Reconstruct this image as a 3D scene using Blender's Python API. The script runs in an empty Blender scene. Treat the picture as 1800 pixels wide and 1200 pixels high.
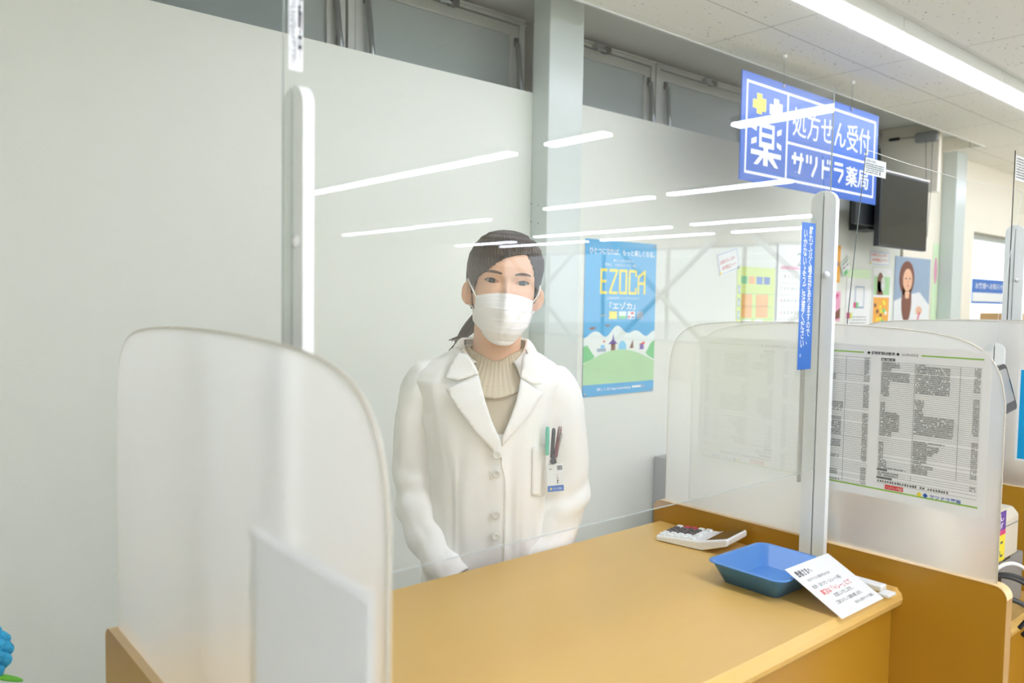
import bpy, bmesh, math, random
from mathutils import Vector, Matrix, noise
from mathutils.geometry import delaunay_2d_cdt
random.seed(7)
S = bpy.context.scene
COL = S.collection
PI = math.pi

# ------------------------------------------------------------------ camera
f_px, yaw, pitch, roll = 1400.0, math.radians(40.34), math.radians(-3.013), math.radians(0.92)
CAM = Vector((0, 0, 1.47))
F = Vector((math.sin(yaw)*math.cos(pitch), math.cos(yaw)*math.cos(pitch), math.sin(pitch)))
Rr = Vector((math.cos(yaw), -math.sin(yaw), 0)); Uu = Rr.cross(F)
c_, s_ = math.cos(roll), math.sin(roll)
R2 = c_*Rr + s_*Uu; U2 = -s_*Rr + c_*Uu
cam = bpy.data.cameras.new('camera'); co = bpy.data.objects.new('camera', cam); COL.objects.link(co)
m4 = Matrix((R2, U2, -F)).transposed().to_4x4(); m4.translation = CAM
co.matrix_world = m4
cam.sensor_width = 36; cam.lens = f_px/1800*36; cam.clip_start = 0.02; cam.clip_end = 200
cam.dof.use_dof = True; cam.dof.focus_distance = 1.95; cam.dof.aperture_fstop = 4.0
S.camera = co

# ------------------------------------------------------------------ world, exposure
S.view_settings.view_transform = 'Standard'; S.view_settings.look = 'None'
S.view_settings.gamma = 1; S.view_settings.use_curve_mapping = False
S.view_settings.exposure = 1.10
S.cycles.use_denoising = True
S.cycles.max_bounces = 12; S.cycles.diffuse_bounces = 6; S.cycles.glossy_bounces = 4
S.cycles.transmission_bounces = 8; S.cycles.transparent_max_bounces = 24
S.cycles.sample_clamp_indirect = 6.0; S.cycles.caustics_refractive = False; S.cycles.caustics_reflective = False
w = bpy.data.worlds.new('sky'); S.world = w; w.use_nodes = True
bg = w.node_tree.nodes['Background']; bg.inputs[0].default_value = (0.88, 0.94, 1.0, 1); bg.inputs[1].default_value = 1.7
LIGHT_A = 10.0      # strip lamp over the booths
LIGHT_B = 16.5      # strip lamps of the shop floor

# ------------------------------------------------------------------ materials
def lin(r, g, b):
    f = lambda c: (c/255/12.92) if c/255 <= .04045 else ((c/255+.055)/1.055)**2.4
    return (f(r), f(g), f(b), 1)
def mat(name, col, rough=.5, metal=0, bump=None, var=None, emit=None, spec=.5, coat=0, sss=0, stretch=(1,1,1)):
    m = bpy.data.materials.new(name); m.use_nodes = True
    nt = m.node_tree; b = nt.nodes['Principled BSDF']
    b.inputs['Base Color'].default_value = col; b.inputs['Roughness'].default_value = rough
    b.inputs['Metallic'].default_value = metal; b.inputs['Specular IOR Level'].default_value = spec
    if coat: b.inputs['Coat Weight'].default_value = coat; b.inputs['Coat Roughness'].default_value = .08
    if sss: b.inputs['Subsurface Weight'].default_value = sss; b.inputs['Subsurface Radius'].default_value = (.012,.005,.003)
    if emit: b.inputs['Emission Color'].default_value = emit[0]; b.inputs['Emission Strength'].default_value = emit[1]
    if bump or var:
        tc = nt.nodes.new('ShaderNodeTexCoord'); mp = nt.nodes.new('ShaderNodeMapping')
        mp.inputs['Scale'].default_value = stretch
        nt.links.new(tc.outputs['Object'], mp.inputs['Vector'])
    if bump:
        n = nt.nodes.new('ShaderNodeTexNoise'); n.inputs['Scale'].default_value = bump[0]; n.inputs['Detail'].default_value = 3
        bp = nt.nodes.new('ShaderNodeBump'); bp.inputs['Strength'].default_value = bump[1]; bp.inputs['Distance'].default_value = bump[2]
        nt.links.new(mp.outputs[0], n.inputs['Vector']); nt.links.new(n.outputs['Fac'], bp.inputs['Height']); nt.links.new(bp.outputs[0], b.inputs['Normal'])
    if var:
        n2 = nt.nodes.new('ShaderNodeTexNoise'); n2.inputs['Scale'].default_value = var[0]; n2.inputs['Detail'].default_value = 4
        cr = nt.nodes.new('ShaderNodeMix'); cr.data_type = 'RGBA'
        cr.inputs[6].default_value = col; cr.inputs[7].default_value = var[1]
        nt.links.new(mp.outputs[0], n2.inputs['Vector']); nt.links.new(n2.outputs['Fac'], cr.inputs[0]); nt.links.new(cr.outputs[2], b.inputs['Base Color'])
    return m
M = {}
M['wall'] = mat('wall_vinyl', lin(222,226,215), .55, bump=(260,.35,.001), stretch=(.35,.35,1.6))
M['wall2'] = mat('wall_cream', lin(236,230,212), .6, bump=(120,.1,.001))
M['column'] = mat('column_steel_white', lin(202,211,205), .25, spec=.4)
M['ceil_smooth'] = mat('ceiling_plaster', lin(206,208,200), .7, var=(3,lin(196,199,192)))
M['floor'] = mat('floor_vinyl', lin(224,220,210), .3, var=(2,lin(214,210,200)))
M['alu'] = mat('window_aluminium', lin(176,180,172), .4, metal=.2)
M['alu_dk'] = mat('window_gasket', lin(70,78,76), .6)
M['winpane'] = mat('window_blind_pane', lin(150,160,155), .25, spec=.6)
M['steel'] = mat('stay_steel', lin(140,148,148), .3, metal=.7)
M['dark'] = mat('dark_plastic', lin(38,42,44), .4)
M['wood'] = mat('maple_laminate', (.46,.235,.016,1), .34, var=(6,(.385,.19,.011,1)), stretch=(1,1,.12))  # same maple as the worktop, colour darkened for shade on upright boards
M['woodtop'] = mat('maple_worktop', (.74,.49,.155,1), .30, var=(5,(.67,.42,.115,1)), stretch=(.15,1,1))  # same maple again, colour lightened for the light on the worktop
M['woodedge'] = mat('maple_edge', (.80,.56,.27,1), .35)
M['white_pl'] = mat('white_plastic', lin(240,244,240), .35)
M['white_gl'] = mat('white_gloss', lin(240,242,240), .2)
M['ivory'] = mat('ivory_plastic', lin(214,208,188), .45)
M['grey_pl'] = mat('grey_plastic', lin(150,152,150), .45)
M['dgrey'] = mat('dark_grey_key', lin(92,86,84), .45)
M['red_key'] = mat('red_key', lin(196,66,86), .45)
M['pink_key'] = mat('pink_print', lin(226,140,156), .5)
M['lcd'] = mat('display_window', lin(112,92,60), .12)
M['tray'] = mat('blue_plastic', (.10,.29,.66,1), .28, bump=(900,.12,.0006), sss=.35)
M['frostrim'] = mat('frosted_rim', lin(214,208,192), .35)
M['paper'] = mat('paper', lin(250,251,247), .6)
_nt = M['paper'].node_tree; _tr = _nt.nodes.new('ShaderNodeBsdfTranslucent'); _tr.inputs[0].default_value = (.9,.92,.92,1); _mx = _nt.nodes.new('ShaderNodeMixShader'); _mx.inputs[0].default_value = .22
_nt.links.new(_nt.nodes['Principled BSDF'].outputs[0], _mx.inputs[1]); _nt.links.new(_tr.outputs[0], _mx.inputs[2]); _nt.links.new(_mx.outputs[0], _nt.nodes['Material Output'].inputs[0])
M['thinpaper'] = M['paper'].copy(); M['thinpaper'].name = 'thin_paper'
for _n in M['thinpaper'].node_tree.nodes:
    if _n.type == 'MIX_SHADER': _n.inputs[0].default_value = .68
M['black'] = mat('black_ink', lin(22,22,24), .6)
M['ink'] = mat('grey_ink', lin(100,104,100), .7)
M['redink'] = mat('red_ink', lin(214,66,60), .6)
M['green'] = mat('green_line', lin(140,190,60), .6)
M['yellow'] = mat('yellow_print', lin(240,222,60), .4)
M['blue'] = mat('sign_blue', lin(46,96,182), .34, spec=.35)
M['signwhite'] = mat('sign_white', lin(236,240,240), .34, spec=.35)
M['noticeblue'] = mat('notice_blue', lin(52,112,196), .4)
M['postblue'] = mat('poster_blue', lin(8,158,214), .3)
M['cyan'] = mat('light_blue_print', lin(120,200,235), .4)
M['hill'] = mat('hill_green', lin(168,214,160), .4)
M['bush'] = mat('bush_green', lin(104,196,124), .4)
M['mount'] = mat('mountain_white', lin(226,236,230), .4)
M['purple'] = mat('purple_print', lin(104,72,160), .4)
M['brown'] = mat('brown_print', lin(122,74,56), .5)
M['orange'] = mat('orange_print', lin(236,170,70), .5)
M['lime'] = mat('lime_print', lin(206,226,110), .5)
M['ltgreen'] = mat('pale_green_print', lin(212,236,196), .5)
M['pink'] = mat('pink_flyer', lin(226,160,186), .5)
M['magenta'] = mat('magenta_print', lin(208,60,120), .5)
M['greyblue'] = mat('grey_blue_print', lin(150,170,190), .5)
M['cardboard'] = mat('cardboard', lin(196,160,112), .7)
M['tvglass'] = mat('screen_glass', lin(20,24,28), .08, spec=.7)
M['skin'] = mat('skin', lin(236,190,156), .5, sss=.08, var=(18,lin(230,180,146)))
M['lip'] = mat('lip', lin(196,110,100), .4)
M['hair'] = mat('hair', (.020,.010,.007,1), .5, spec=.3, bump=(60,.5,.002), var=(40,(.042,.022,.015,1)), stretch=(4,4,.5))
M['brow'] = mat('brow', lin(104,72,54), .8)
M['eyewhite'] = mat('eye_white', lin(205,198,190), .35, spec=.3)
M['iris'] = mat('iris', lin(34,22,18), .25, spec=.3)
M['lash'] = mat('lash', lin(42,30,28), .6)
M['lid'] = mat('eyelid', lin(214,158,126), .5)
M['coat'] = mat('coat_cotton', lin(250,249,244), .75, bump=(9,.25,.01))
M['coat_d'] = mat('coat_button', lin(226,224,214), .35)
M['thread'] = mat('thread', lin(176,172,160), .6)
M['sweater'] = mat('sweater_wool', lin(214,200,170), .9, bump=(500,.5,.002))
M['mask'] = mat('mask_fabric', lin(252,249,247), .8, bump=(400,.1,.0005))
M['trousers'] = mat('trousers_navy', lin(52,56,70), .8)
M['pen_g'] = mat('pen_green', lin(96,206,178), .3)
M['pen_r'] = mat('pen_maroon', lin(120,50,70), .3)
M['clear'] = mat('silver_clip', lin(190,188,178), .25, metal=.5)
M['flower'] = mat('blue_yarn', lin(60,172,214), .9, bump=(160,.8,.006))
M['leaf'] = mat('green_yarn', lin(110,190,60), .9, bump=(160,.8,.006))
M['pot'] = mat('pot_white', lin(230,228,222), .4)
M['cable'] = mat('black_cable', lin(26,28,30), .4)
M['cableg'] = mat('grey_cable', lin(150,150,146), .4)
M['brick'] = mat('shelf_grey', lin(190,190,186), .6)
M['lampA'] = mat('lamp_tube', (1,1,1,1), .5, emit=((.89,.93,1.13,1), LIGHT_A))
M['lampB'] = mat('lamp_tube_shop', (1,1,1,1), .5, emit=((.89,.93,1.13,1), LIGHT_B))
M['lampbody'] = mat('lamp_housing', lin(216,216,206), .5)

def ceiling_board():
    m = mat('ceiling_board', lin(232,230,218), .8); nt = m.node_tree; b = nt.nodes['Principled BSDF']
    tc = nt.nodes.new('ShaderNodeTexCoord')
    mp = nt.nodes.new('ShaderNodeMapping'); mp.inputs['Scale'].default_value = (1,2.2,1); nt.links.new(tc.outputs['Object'], mp.inputs[0])
    n = nt.nodes.new('ShaderNodeTexNoise'); n.inputs['Scale'].default_value = 34; n.inputs['Detail'].default_value = 3
    nt.links.new(mp.outputs[0], n.inputs['Vector'])
    r = nt.nodes.new('ShaderNodeValToRGB'); r.color_ramp.elements[0].position = .285; r.color_ramp.elements[0].color = lin(150,146,132)
    r.color_ramp.elements[1].position = .33; r.color_ramp.elements[1].color = lin(232,230,218)
    nt.links.new(n.outputs['Fac'], r.inputs[0])
    # board joints as thin grooves
    bt = nt.nodes.new('ShaderNodeTexBrick'); bt.offset = 0; bt.inputs['Scale'].default_value = 1
    bt.inputs['Brick Width'].default_value = .91; bt.inputs['Row Height'].default_value = .455; bt.inputs['Mortar Size'].default_value = .0028
    bt.inputs['Color1'].default_value = (1,1,1,1); bt.inputs['Color2'].default_value = (1,1,1,1); bt.inputs['Mortar'].default_value = (.55,.55,.5,1)
    mp2 = nt.nodes.new('ShaderNodeMapping'); mp2.inputs['Location'].default_value = (.44,.25,0)
    nt.links.new(tc.outputs['Object'], mp2.inputs[0]); nt.links.new(mp2.outputs[0], bt.inputs['Vector'])
    mx = nt.nodes.new('ShaderNodeMix'); mx.data_type = 'RGBA'; mx.blend_type = 'MULTIPLY'; mx.inputs[0].default_value = 1
    nt.links.new(r.outputs[0], mx.inputs[6]); nt.links.new(bt.outputs[0], mx.inputs[7]); nt.links.new(mx.outputs[2], b.inputs['Base Color'])
    return m
M['ceil'] = ceiling_board()

def clear_mat(name, tint, ior=1.49, rough=0.0, wav=None):
    m = bpy.data.materials.new(name); m.use_nodes = True; nt = m.node_tree
    nt.nodes.remove(nt.nodes['Principled BSDF']); out = nt.nodes['Material Output']
    t = nt.nodes.new('ShaderNodeBsdfTransparent'); t.inputs[0].default_value = tint
    g = nt.nodes.new('ShaderNodeBsdfGlossy'); g.inputs['Roughness'].default_value = rough; g.inputs[0].default_value = (1,1,1,1)
    fr = nt.nodes.new('ShaderNodeFresnel'); fr.inputs[0].default_value = ior
    mx = nt.nodes.new('ShaderNodeMixShader')
    ge = nt.nodes.new('ShaderNodeNewGeometry'); ma = nt.nodes.new('ShaderNodeMath'); ma.operation = 'SUBTRACT'; ma.inputs[0].default_value = 1.55
    mb_ = nt.nodes.new('ShaderNodeMath'); mb_.operation = 'MULTIPLY'; mc = nt.nodes.new('ShaderNodeMath'); mc.operation = 'MULTIPLY'; mc.inputs[1].default_value = 1.55
    nt.links.new(ge.outputs['Backfacing'], mc.inputs[0]); nt.links.new(mc.outputs[0], ma.inputs[1]); nt.links.new(ma.outputs[0], mb_.inputs[0]); nt.links.new(fr.outputs[0], mb_.inputs[1])
    nt.links.new(mb_.outputs[0], mx.inputs[0]); nt.links.new(t.outputs[0], mx.inputs[1]); nt.links.new(g.outputs[0], mx.inputs[2]); nt.links.new(mx.outputs[0], out.inputs[0])
    if wav:
        tc = nt.nodes.new('ShaderNodeTexCoord'); n = nt.nodes.new('ShaderNodeTexNoise'); n.inputs['Scale'].default_value = wav[0]
        bp = nt.nodes.new('ShaderNodeBump'); bp.inputs['Strength'].default_value = 1; bp.inputs['Distance'].default_value = wav[1]
        nt.links.new(tc.outputs['Object'], n.inputs['Vector']); nt.links.new(n.outputs['Fac'], bp.inputs['Height'])
        nt.links.new(bp.outputs[0], g.inputs['Normal'])
    return m
M['acrylic'] = clear_mat('clear_acrylic', (.975,.985,.98,1), 1.5)
M['film'] = clear_mat('clear_film', (.97,.985,.985,1), 1.75, rough=.05, wav=(2.0,.003))
M['glass'] = clear_mat('window_glass', (.95,.97,.96,1), 1.5)
M['glassedge'] = mat('acrylic_edge', lin(96,106,104), .2)
M['edge_lt'] = mat('acrylic_edge_light', lin(176,186,182), .2)
def frosted_mat():
    m = bpy.data.materials.new('frosted_acrylic'); m.use_nodes = True; nt = m.node_tree
    nt.nodes.remove(nt.nodes['Principled BSDF']); out = nt.nodes['Material Output']
    rf = nt.nodes.new('ShaderNodeBsdfRefraction'); rf.inputs['Roughness'].default_value = .85; rf.inputs['IOR'].default_value = 1.16; rf.inputs[0].default_value = (.985,.99,.98,1)
    tr = nt.nodes.new('ShaderNodeBsdfTranslucent'); tr.inputs[0].default_value = (.97,.975,.955,1)
    df = nt.nodes.new('ShaderNodeBsdfDiffuse'); df.inputs[0].default_value = (.93,.935,.91,1)
    gl = nt.nodes.new('ShaderNodeBsdfGlossy'); gl.inputs['Roughness'].default_value = .22
    a = nt.nodes.new('ShaderNodeMixShader'); a.inputs[0].default_value = .35
    b = nt.nodes.new('ShaderNodeMixShader'); b.inputs[0].default_value = .45
    c = nt.nodes.new('ShaderNodeMixShader'); c.inputs[0].default_value = .05
    nt.links.new(tr.outputs[0], a.inputs[1]); nt.links.new(df.outputs[0], a.inputs[2])
    nt.links.new(rf.outputs[0], b.inputs[1]); nt.links.new(a.outputs[0], b.inputs[2])
    nt.links.new(b.outputs[0], c.inputs[1]); nt.links.new(gl.outputs[0], c.inputs[2]); # scattering happens once, where light enters the sheet
    ge = nt.nodes.new('ShaderNodeNewGeometry'); tp = nt.nodes.new('ShaderNodeBsdfTransparent'); d = nt.nodes.new('ShaderNodeMixShader')
    nt.links.new(ge.outputs['Backfacing'], d.inputs[0]); nt.links.new(c.outputs[0], d.inputs[1]); nt.links.new(tp.outputs[0], d.inputs[2]); nt.links.new(d.outputs[0], out.inputs[0])
    return m
M['frost'] = frosted_mat()

# ------------------------------------------------------------------ mesh helpers
class MB:
    """collects geometry in world (or thing-local) coordinates; build() links it as one mesh object"""
    def __init__(s): s.v = []; s.f = []; s.mi = []; s.mats = []; s.sm = []
    def m(s, k):
        if k not in s.mats: s.mats.append(k)
        return s.mats.index(k)
    def add(s, vs, fs, k, smooth=False):
        o = len(s.v); i = s.m(k); s.v += [Vector(v) for v in vs]
        for f in fs: s.f.append([o+a for a in f]); s.mi.append(i); s.sm.append(smooth)
        return s
    def box(s, a, b, k):
        (x0,y0,z0),(x1,y1,z1) = a, b
        vs = [(x0,y0,z0),(x1,y0,z0),(x1,y1,z0),(x0,y1,z0),(x0,y0,z1),(x1,y0,z1),(x1,y1,z1),(x0,y1,z1)]
        return s.add(vs, [(0,3,2,1),(4,5,6,7),(0,1,5,4),(1,2,6,5),(2,3,7,6),(3,0,4,7)], k)
    def prism(s, poly, lo, hi, axis, k, smooth=False):
        """poly in the plane perpendicular to axis (0: y,z  1: x,z  2: x,y)"""
        def P(p, h):
            return (h,p[0],p[1]) if axis==0 else ((p[0],h,p[1]) if axis==1 else (p[0],p[1],h))
        n = len(poly); vs = [P(p,lo) for p in poly]+[P(p,hi) for p in poly]
        s.add(vs, [tuple(range(n))[::-1], tuple(range(n,2*n))], k)
        o = len(s.v)-2*n; i = s.m(k)
        for a in range(n):
            b = (a+1)%n; s.f.append([o+a,o+b,o+n+b,o+n+a]); s.mi.append(i); s.sm.append(smooth)
        return s
    def tube(s, pts, rad, k, n=10, caps=True, flat=1.0):
        pts = [Vector(p) for p in pts]; rs = rad if isinstance(rad,(list,tuple)) else [rad]*len(pts)
        vs = []; up = None
        for i,p in enumerate(pts):
            t = (pts[min(i+1,len(pts)-1)]-pts[max(i-1,0)]).normalized()
            if up is None: up = Vector((0,0,1)) if abs(t.z)<.9 else Vector((1,0,0))
            a = t.cross(up).normalized(); up = a.cross(t).normalized()
            for j in range(n):
                q = 2*PI*j/n; vs.append(p+(a*math.cos(q)+up*math.sin(q)*flat)*rs[i])
        fs = [(i*n+j, i*n+(j+1)%n, (i+1)*n+(j+1)%n, (i+1)*n+j) for i in range(len(pts)-1) for j in range(n)]
        if caps: fs += [tuple(range(n))[::-1], tuple(range((len(pts)-1)*n, len(pts)*n))]
        return s.add(vs, fs, k, True)
    def lathe(s, prof, c, k, n=24):
        vs = [(c[0]+r*math.cos(2*PI*j/n), c[1]+r*math.sin(2*PI*j/n), c[2]+z) for r,z in prof for j in range(n)]
        fs = [(i*n+j, i*n+(j+1)%n, (i+1)*n+(j+1)%n, (i+1)*n+j) for i in range(len(prof)-1) for j in range(n)]
        return s.add(vs, fs, k, True)
    def ball(s, c, r, k, n=16, m=10, mtx=None):
        vs = []
        for i in range(m+1):
            a = PI*i/m
            for j in range(n):
                b = 2*PI*j/n
                p = Vector((r[0]*math.sin(a)*math.cos(b), r[1]*math.sin(a)*math.sin(b), r[2]*math.cos(a)))
                if mtx: p = mtx @ p
                vs.append(Vector(c)+p)
        fs = [(i*n+j, (i+1)*n+j, (i+1)*n+(j+1)%n, i*n+(j+1)%n) for i in range(m) for j in range(n)]
        return s.add(vs, fs, k, True)
    def grid(s, rows, k, closed=False, smooth=True, skip=None):
        """rows: list of equally long lists of points"""
        n = len(rows[0]); o = len(s.v); i_ = s.m(k)
        s.v += [Vector(p) for r in rows for p in r]
        for i in range(len(rows)-1):
            for j in range(n if closed else n-1):
                j2 = (j+1)%n
                if skip and skip(i,j): continue
                s.f.append([o+i*n+j, o+i*n+j2, o+(i+1)*n+j2, o+(i+1)*n+j]); s.mi.append(i_); s.sm.append(smooth)
        return s
    def build(s, name, parent=None, world=True, bevel=0, solid=0, seg=2, xf=None, subd=0):
        me = bpy.data.meshes.new(name)
        vs = s.v
        if xf is not None: vs = [xf @ v for v in vs]
        if parent is not None and world:
            inv = WORLD[parent.name].inverted(); vs = [inv @ v for v in vs]
        me.from_pydata([tuple(v) for v in vs], [], s.f)
        for k in s.mats: me.materials.append(M[k])
        for p, i, sm in zip(me.polygons, s.mi, s.sm): p.material_index = i; p.use_smooth = sm
        bm = bmesh.new(); bm.from_mesh(me); bmesh.ops.recalc_face_normals(bm, faces=bm.faces) if not solid else None
        bm.to_mesh(me); bm.free(); me.update()
        o = bpy.data.objects.new(name, me); COL.objects.link(o)
        if parent is not None: o.parent = parent; WORLD[o.name] = WORLD[parent.name]
        else: WORLD[o.name] = Matrix.Identity(4)
        if bevel:
            b = o.modifiers.new('bevel','BEVEL'); b.width = bevel; b.segments = seg; b.limit_method = 'ANGLE'; b.angle_limit = math.radians(40)
        if subd:
            b = o.modifiers.new('sub','SUBSURF'); b.levels = subd; b.render_levels = subd
        if solid:
            b = o.modifiers.new('solid','SOLIDIFY'); b.thickness = abs(solid); b.offset = 1 if solid>0 else -1
        return o
WORLD = {}
def tag(o, label=None, cat=None, group=None, kind=None):
    if label: o['label'] = label
    if cat: o['category'] = cat
    if group: o['group'] = group
    if kind: o['kind'] = kind
    return o
def thing(name, label, cat, loc=(0,0,0), rz=0, group=None):
    o = bpy.data.objects.new(name, None); COL.objects.link(o); o.empty_display_size = .05
    o.location = loc; o.rotation_euler = (0,0,rz)
    WORLD[o.name] = Matrix.Translation(Vector(loc)) @ Matrix.Rotation(rz,4,'Z')
    return tag(o, label, cat, group)
def struct(o, label=None): return tag(o, label, None, None, 'structure')
def dup(root, dx, label=None, drop=()):
    r = root.copy(); COL.objects.link(r); r.location = Vector(root.location)+Vector(dx)
    if label: r['label'] = label
    def rec(src, dst):
        for ch in [c for c in bpy.data.objects if c.parent == src]:
            if ch.name.split('.')[0] in drop: continue
            c = ch.copy(); COL.objects.link(c); c.parent = dst; rec(ch, c)
    rec(root, r)
    WORLD[r.name] = Matrix.Translation(Vector(dx)) @ WORLD[root.name]
    return r
def rrect(x0,y0,x1,y1,r,n=6,corners=(1,1,1,1)):
    pts = []
    for (cx,cy,a0,on) in ((x1-r,y0+r,-90,corners[0]),(x1-r,y1-r,0,corners[1]),(x0+r,y1-r,90,corners[2]),(x0+r,y0+r,180,corners[3])):
        if on:
            for i in range(n+1):
                a = math.radians(a0+90*i/n); pts.append((cx+r*math.cos(a), cy+r*math.sin(a)))
        else: pts.append((x1 if a0 in (-90,0) else x0, y1 if a0 in (0,90) else y0))
    return pts
def chaikin(p, n=2, closed=True):
    for _ in range(n):
        q = []
        for i in range(len(p) if closed else len(p)-1):
            a, b = Vector(p[i]), Vector(p[(i+1)%len(p)])
            q += [tuple(a*.75+b*.25), tuple(a*.25+b*.75)]
        p = q if closed else [p[0]]+q+[p[-1]]
    return p
# ---- flat printed artwork: one mesh, layers 0.25 mm apart
_tc = {}
def text_geo(s, bold=0):
    key = (s, bold)
    if key in _tc: return _tc[key]
    cu = bpy.data.curves.new('t','FONT'); cu.body = s; cu.size = 1; cu.resolution_u = 2; cu.offset = bold; cu.space_line = .86
    ob = bpy.data.objects.new('t', cu); COL.objects.link(ob)
    dg = bpy.context.evaluated_depsgraph_get(); me = bpy.data.meshes.new_from_object(ob.evaluated_get(dg))
    vs = [(v.co.x, v.co.y) for v in me.vertices]; fs = [tuple(p.vertices) for p in me.polygons]
    bpy.data.objects.remove(ob); bpy.data.curves.remove(cu); bpy.data.meshes.remove(me)
    _tc[key] = (vs, fs); return vs, fs
class Art:
    def __init__(s, O, U, V, N, step=.00025):
        s.O, s.U, s.V, s.N = Vector(O), Vector(U), Vector(V), Vector(N); s.step = step; s.mb = MB(); s.warp = None
    def p(s, u, v, n): 
        q = s.O+s.U*u+s.V*v+s.N*(n*s.step)
        return s.warp(q,u,v) if s.warp else q
    def base(s, w, h, k, t=.001):
        a = [s.p(u,v,0)-s.N*0 for u,v in ((0,0),(w,0),(w,h),(0,h))]; b = [q-s.N*t for q in a]
        s.mb.add(a+b, [(0,1,2,3),(7,6,5,4),(0,4,5,1),(1,5,6,2),(2,6,7,3),(3,7,4,0)], k); return s
    def rect(s, u0, v0, u1, v1, k, n=1): return s.poly([(u0,v0),(u1,v0),(u1,v1),(u0,v1)], k, n)
    def poly(s, pts, k, n=1):
        s.mb.add([s.p(a,b,n) for a,b in pts], [tuple(range(len(pts)))], k); return s
    def ell(s, cu, cv, ru, rv, k, n=1, m=20, rot=0):
        c,d = math.cos(rot), math.sin(rot)
        return s.poly([(cu+ru*math.cos(2*PI*i/m)*c-rv*math.sin(2*PI*i/m)*d, cv+ru*math.cos(2*PI*i/m)*d+rv*math.sin(2*PI*i/m)*c) for i in range(m)], k, n)
    def frame(s, u0, v0, u1, v1, t, k, n=1):
        s.rect(u0,v0,u1,v0+t,k,n); s.rect(u0,v1-t,u1,v1,k,n); s.rect(u0,v0+t,u0+t,v1-t,k,n); return s.rect(u1-t,v0+t,u1,v1-t,k,n)
    def text(s, t, u0, v0, u1, v1, k, n=1, bold=0, rot=0):
        vs, fs = text_geo(t, bold)
        if not vs: return s
        xa, xb = min(v[0] for v in vs), max(v[0] for v in vs); ya, yb = min(v[1] for v in vs), max(v[1] for v in vs)
        sx, sy = (u1-u0)/max(xb-xa,1e-6), (v1-v0)/max(yb-ya,1e-6)
        cu, cv = (u0+u1)/2, (v0+v1)/2; c,d = math.cos(rot), math.sin(rot)
        out = []
        for x,y in vs:
            a, b = u0+(x-xa)*sx-cu, v0+(y-ya)*sy-cv
            out.append(s.p(cu+a*c-b*d, cv+a*d+b*c, n))
        s.mb.add(out, fs, k); return s
    def micro(s, u0, v0, u1, h, k, n=1, ch=None):
        """a line of print too small to read"""
        ch = ch or h*1.05; u = u0; r = random
        while u+ch*.8 < u1:
            wd = ch*r.uniform(.55,.85)
            if r.random() < .93: s.rect(u, v0, u+wd, v0+h*r.uniform(.75,1), k, n)
            u += ch
        return s
    def build(s, name, parent=None): return s.mb.build(name, parent)
X1,Y1,Z1 = Vector((1,0,0)),Vector((0,1,0)),Vector((0,0,1))

# =================================================================== ROOM
def sbox(name, a, b, k, label=None): return struct(MB().box(a,b,k).build(name), label)
sbox('floor', (-3,-13,-.1), (12.2,3.0,0), 'floor')
sbox('wall_back', (-3,2.70,0), (2.40,2.728,2.392), 'wall')
sbox('wall_back', (2.60,2.70,0), (6.10,2.728,2.392), 'wall')
sbox('wall_back', (-3,2.975,0), (6.16,3.05,2.9), 'wall2')
# right of the stub the back wall is plastered, with a shop window in it
wb = MB().box((6.15,2.70,0),(7.5,2.90,2.80),'wall2').box((7.5,2.70,2.12),(12,2.90,2.7),'wall2').box((7.5,2.70,0),(12,2.90,1.18),'wall2')
struct(wb.build('wall_back'))
sbox('wall_left', (-3.1,-13,0), (-3,2.9,2.7), 'wall')
wr = MB().box((12,-3,0),(12.15,2.9,2.7),'wall2').box((12,-13,0),(12.15,-3,.7),'wall2').box((12,-13,2.5),(12.15,-3,2.7),'wall2')
struct(wr.build('wall_right'))
sbox('wall_front', (-3.1,-13.15,0), (12.2,-13,2.7), 'wall2')
# ceiling: acoustic boards, plus the smooth strip along the windows behind the light coloured trim
sbox('ceiling', (-3,-13,2.70), (12.2,1.548,2.78), 'ceil')
sbox('ceiling', (-3,1.80,2.70), (12.2,2.385,2.80), 'ceil')
sbox('ceiling', (-3,2.385,2.80), (6.74,3.05,2.88), 'ceil_smooth')
sbox('ceiling', (6.73,2.385,2.70), (12.2,2.90,2.80), 'ceil')
tr = MB().box((-3,2.375,2.697),(6.74,2.387,2.716),'white_gl')
struct(tr.build('trim_1'))
sbox('wall_stub', (6.10,2.455,2.304), (6.15,2.97,2.80), 'wall2')

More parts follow.
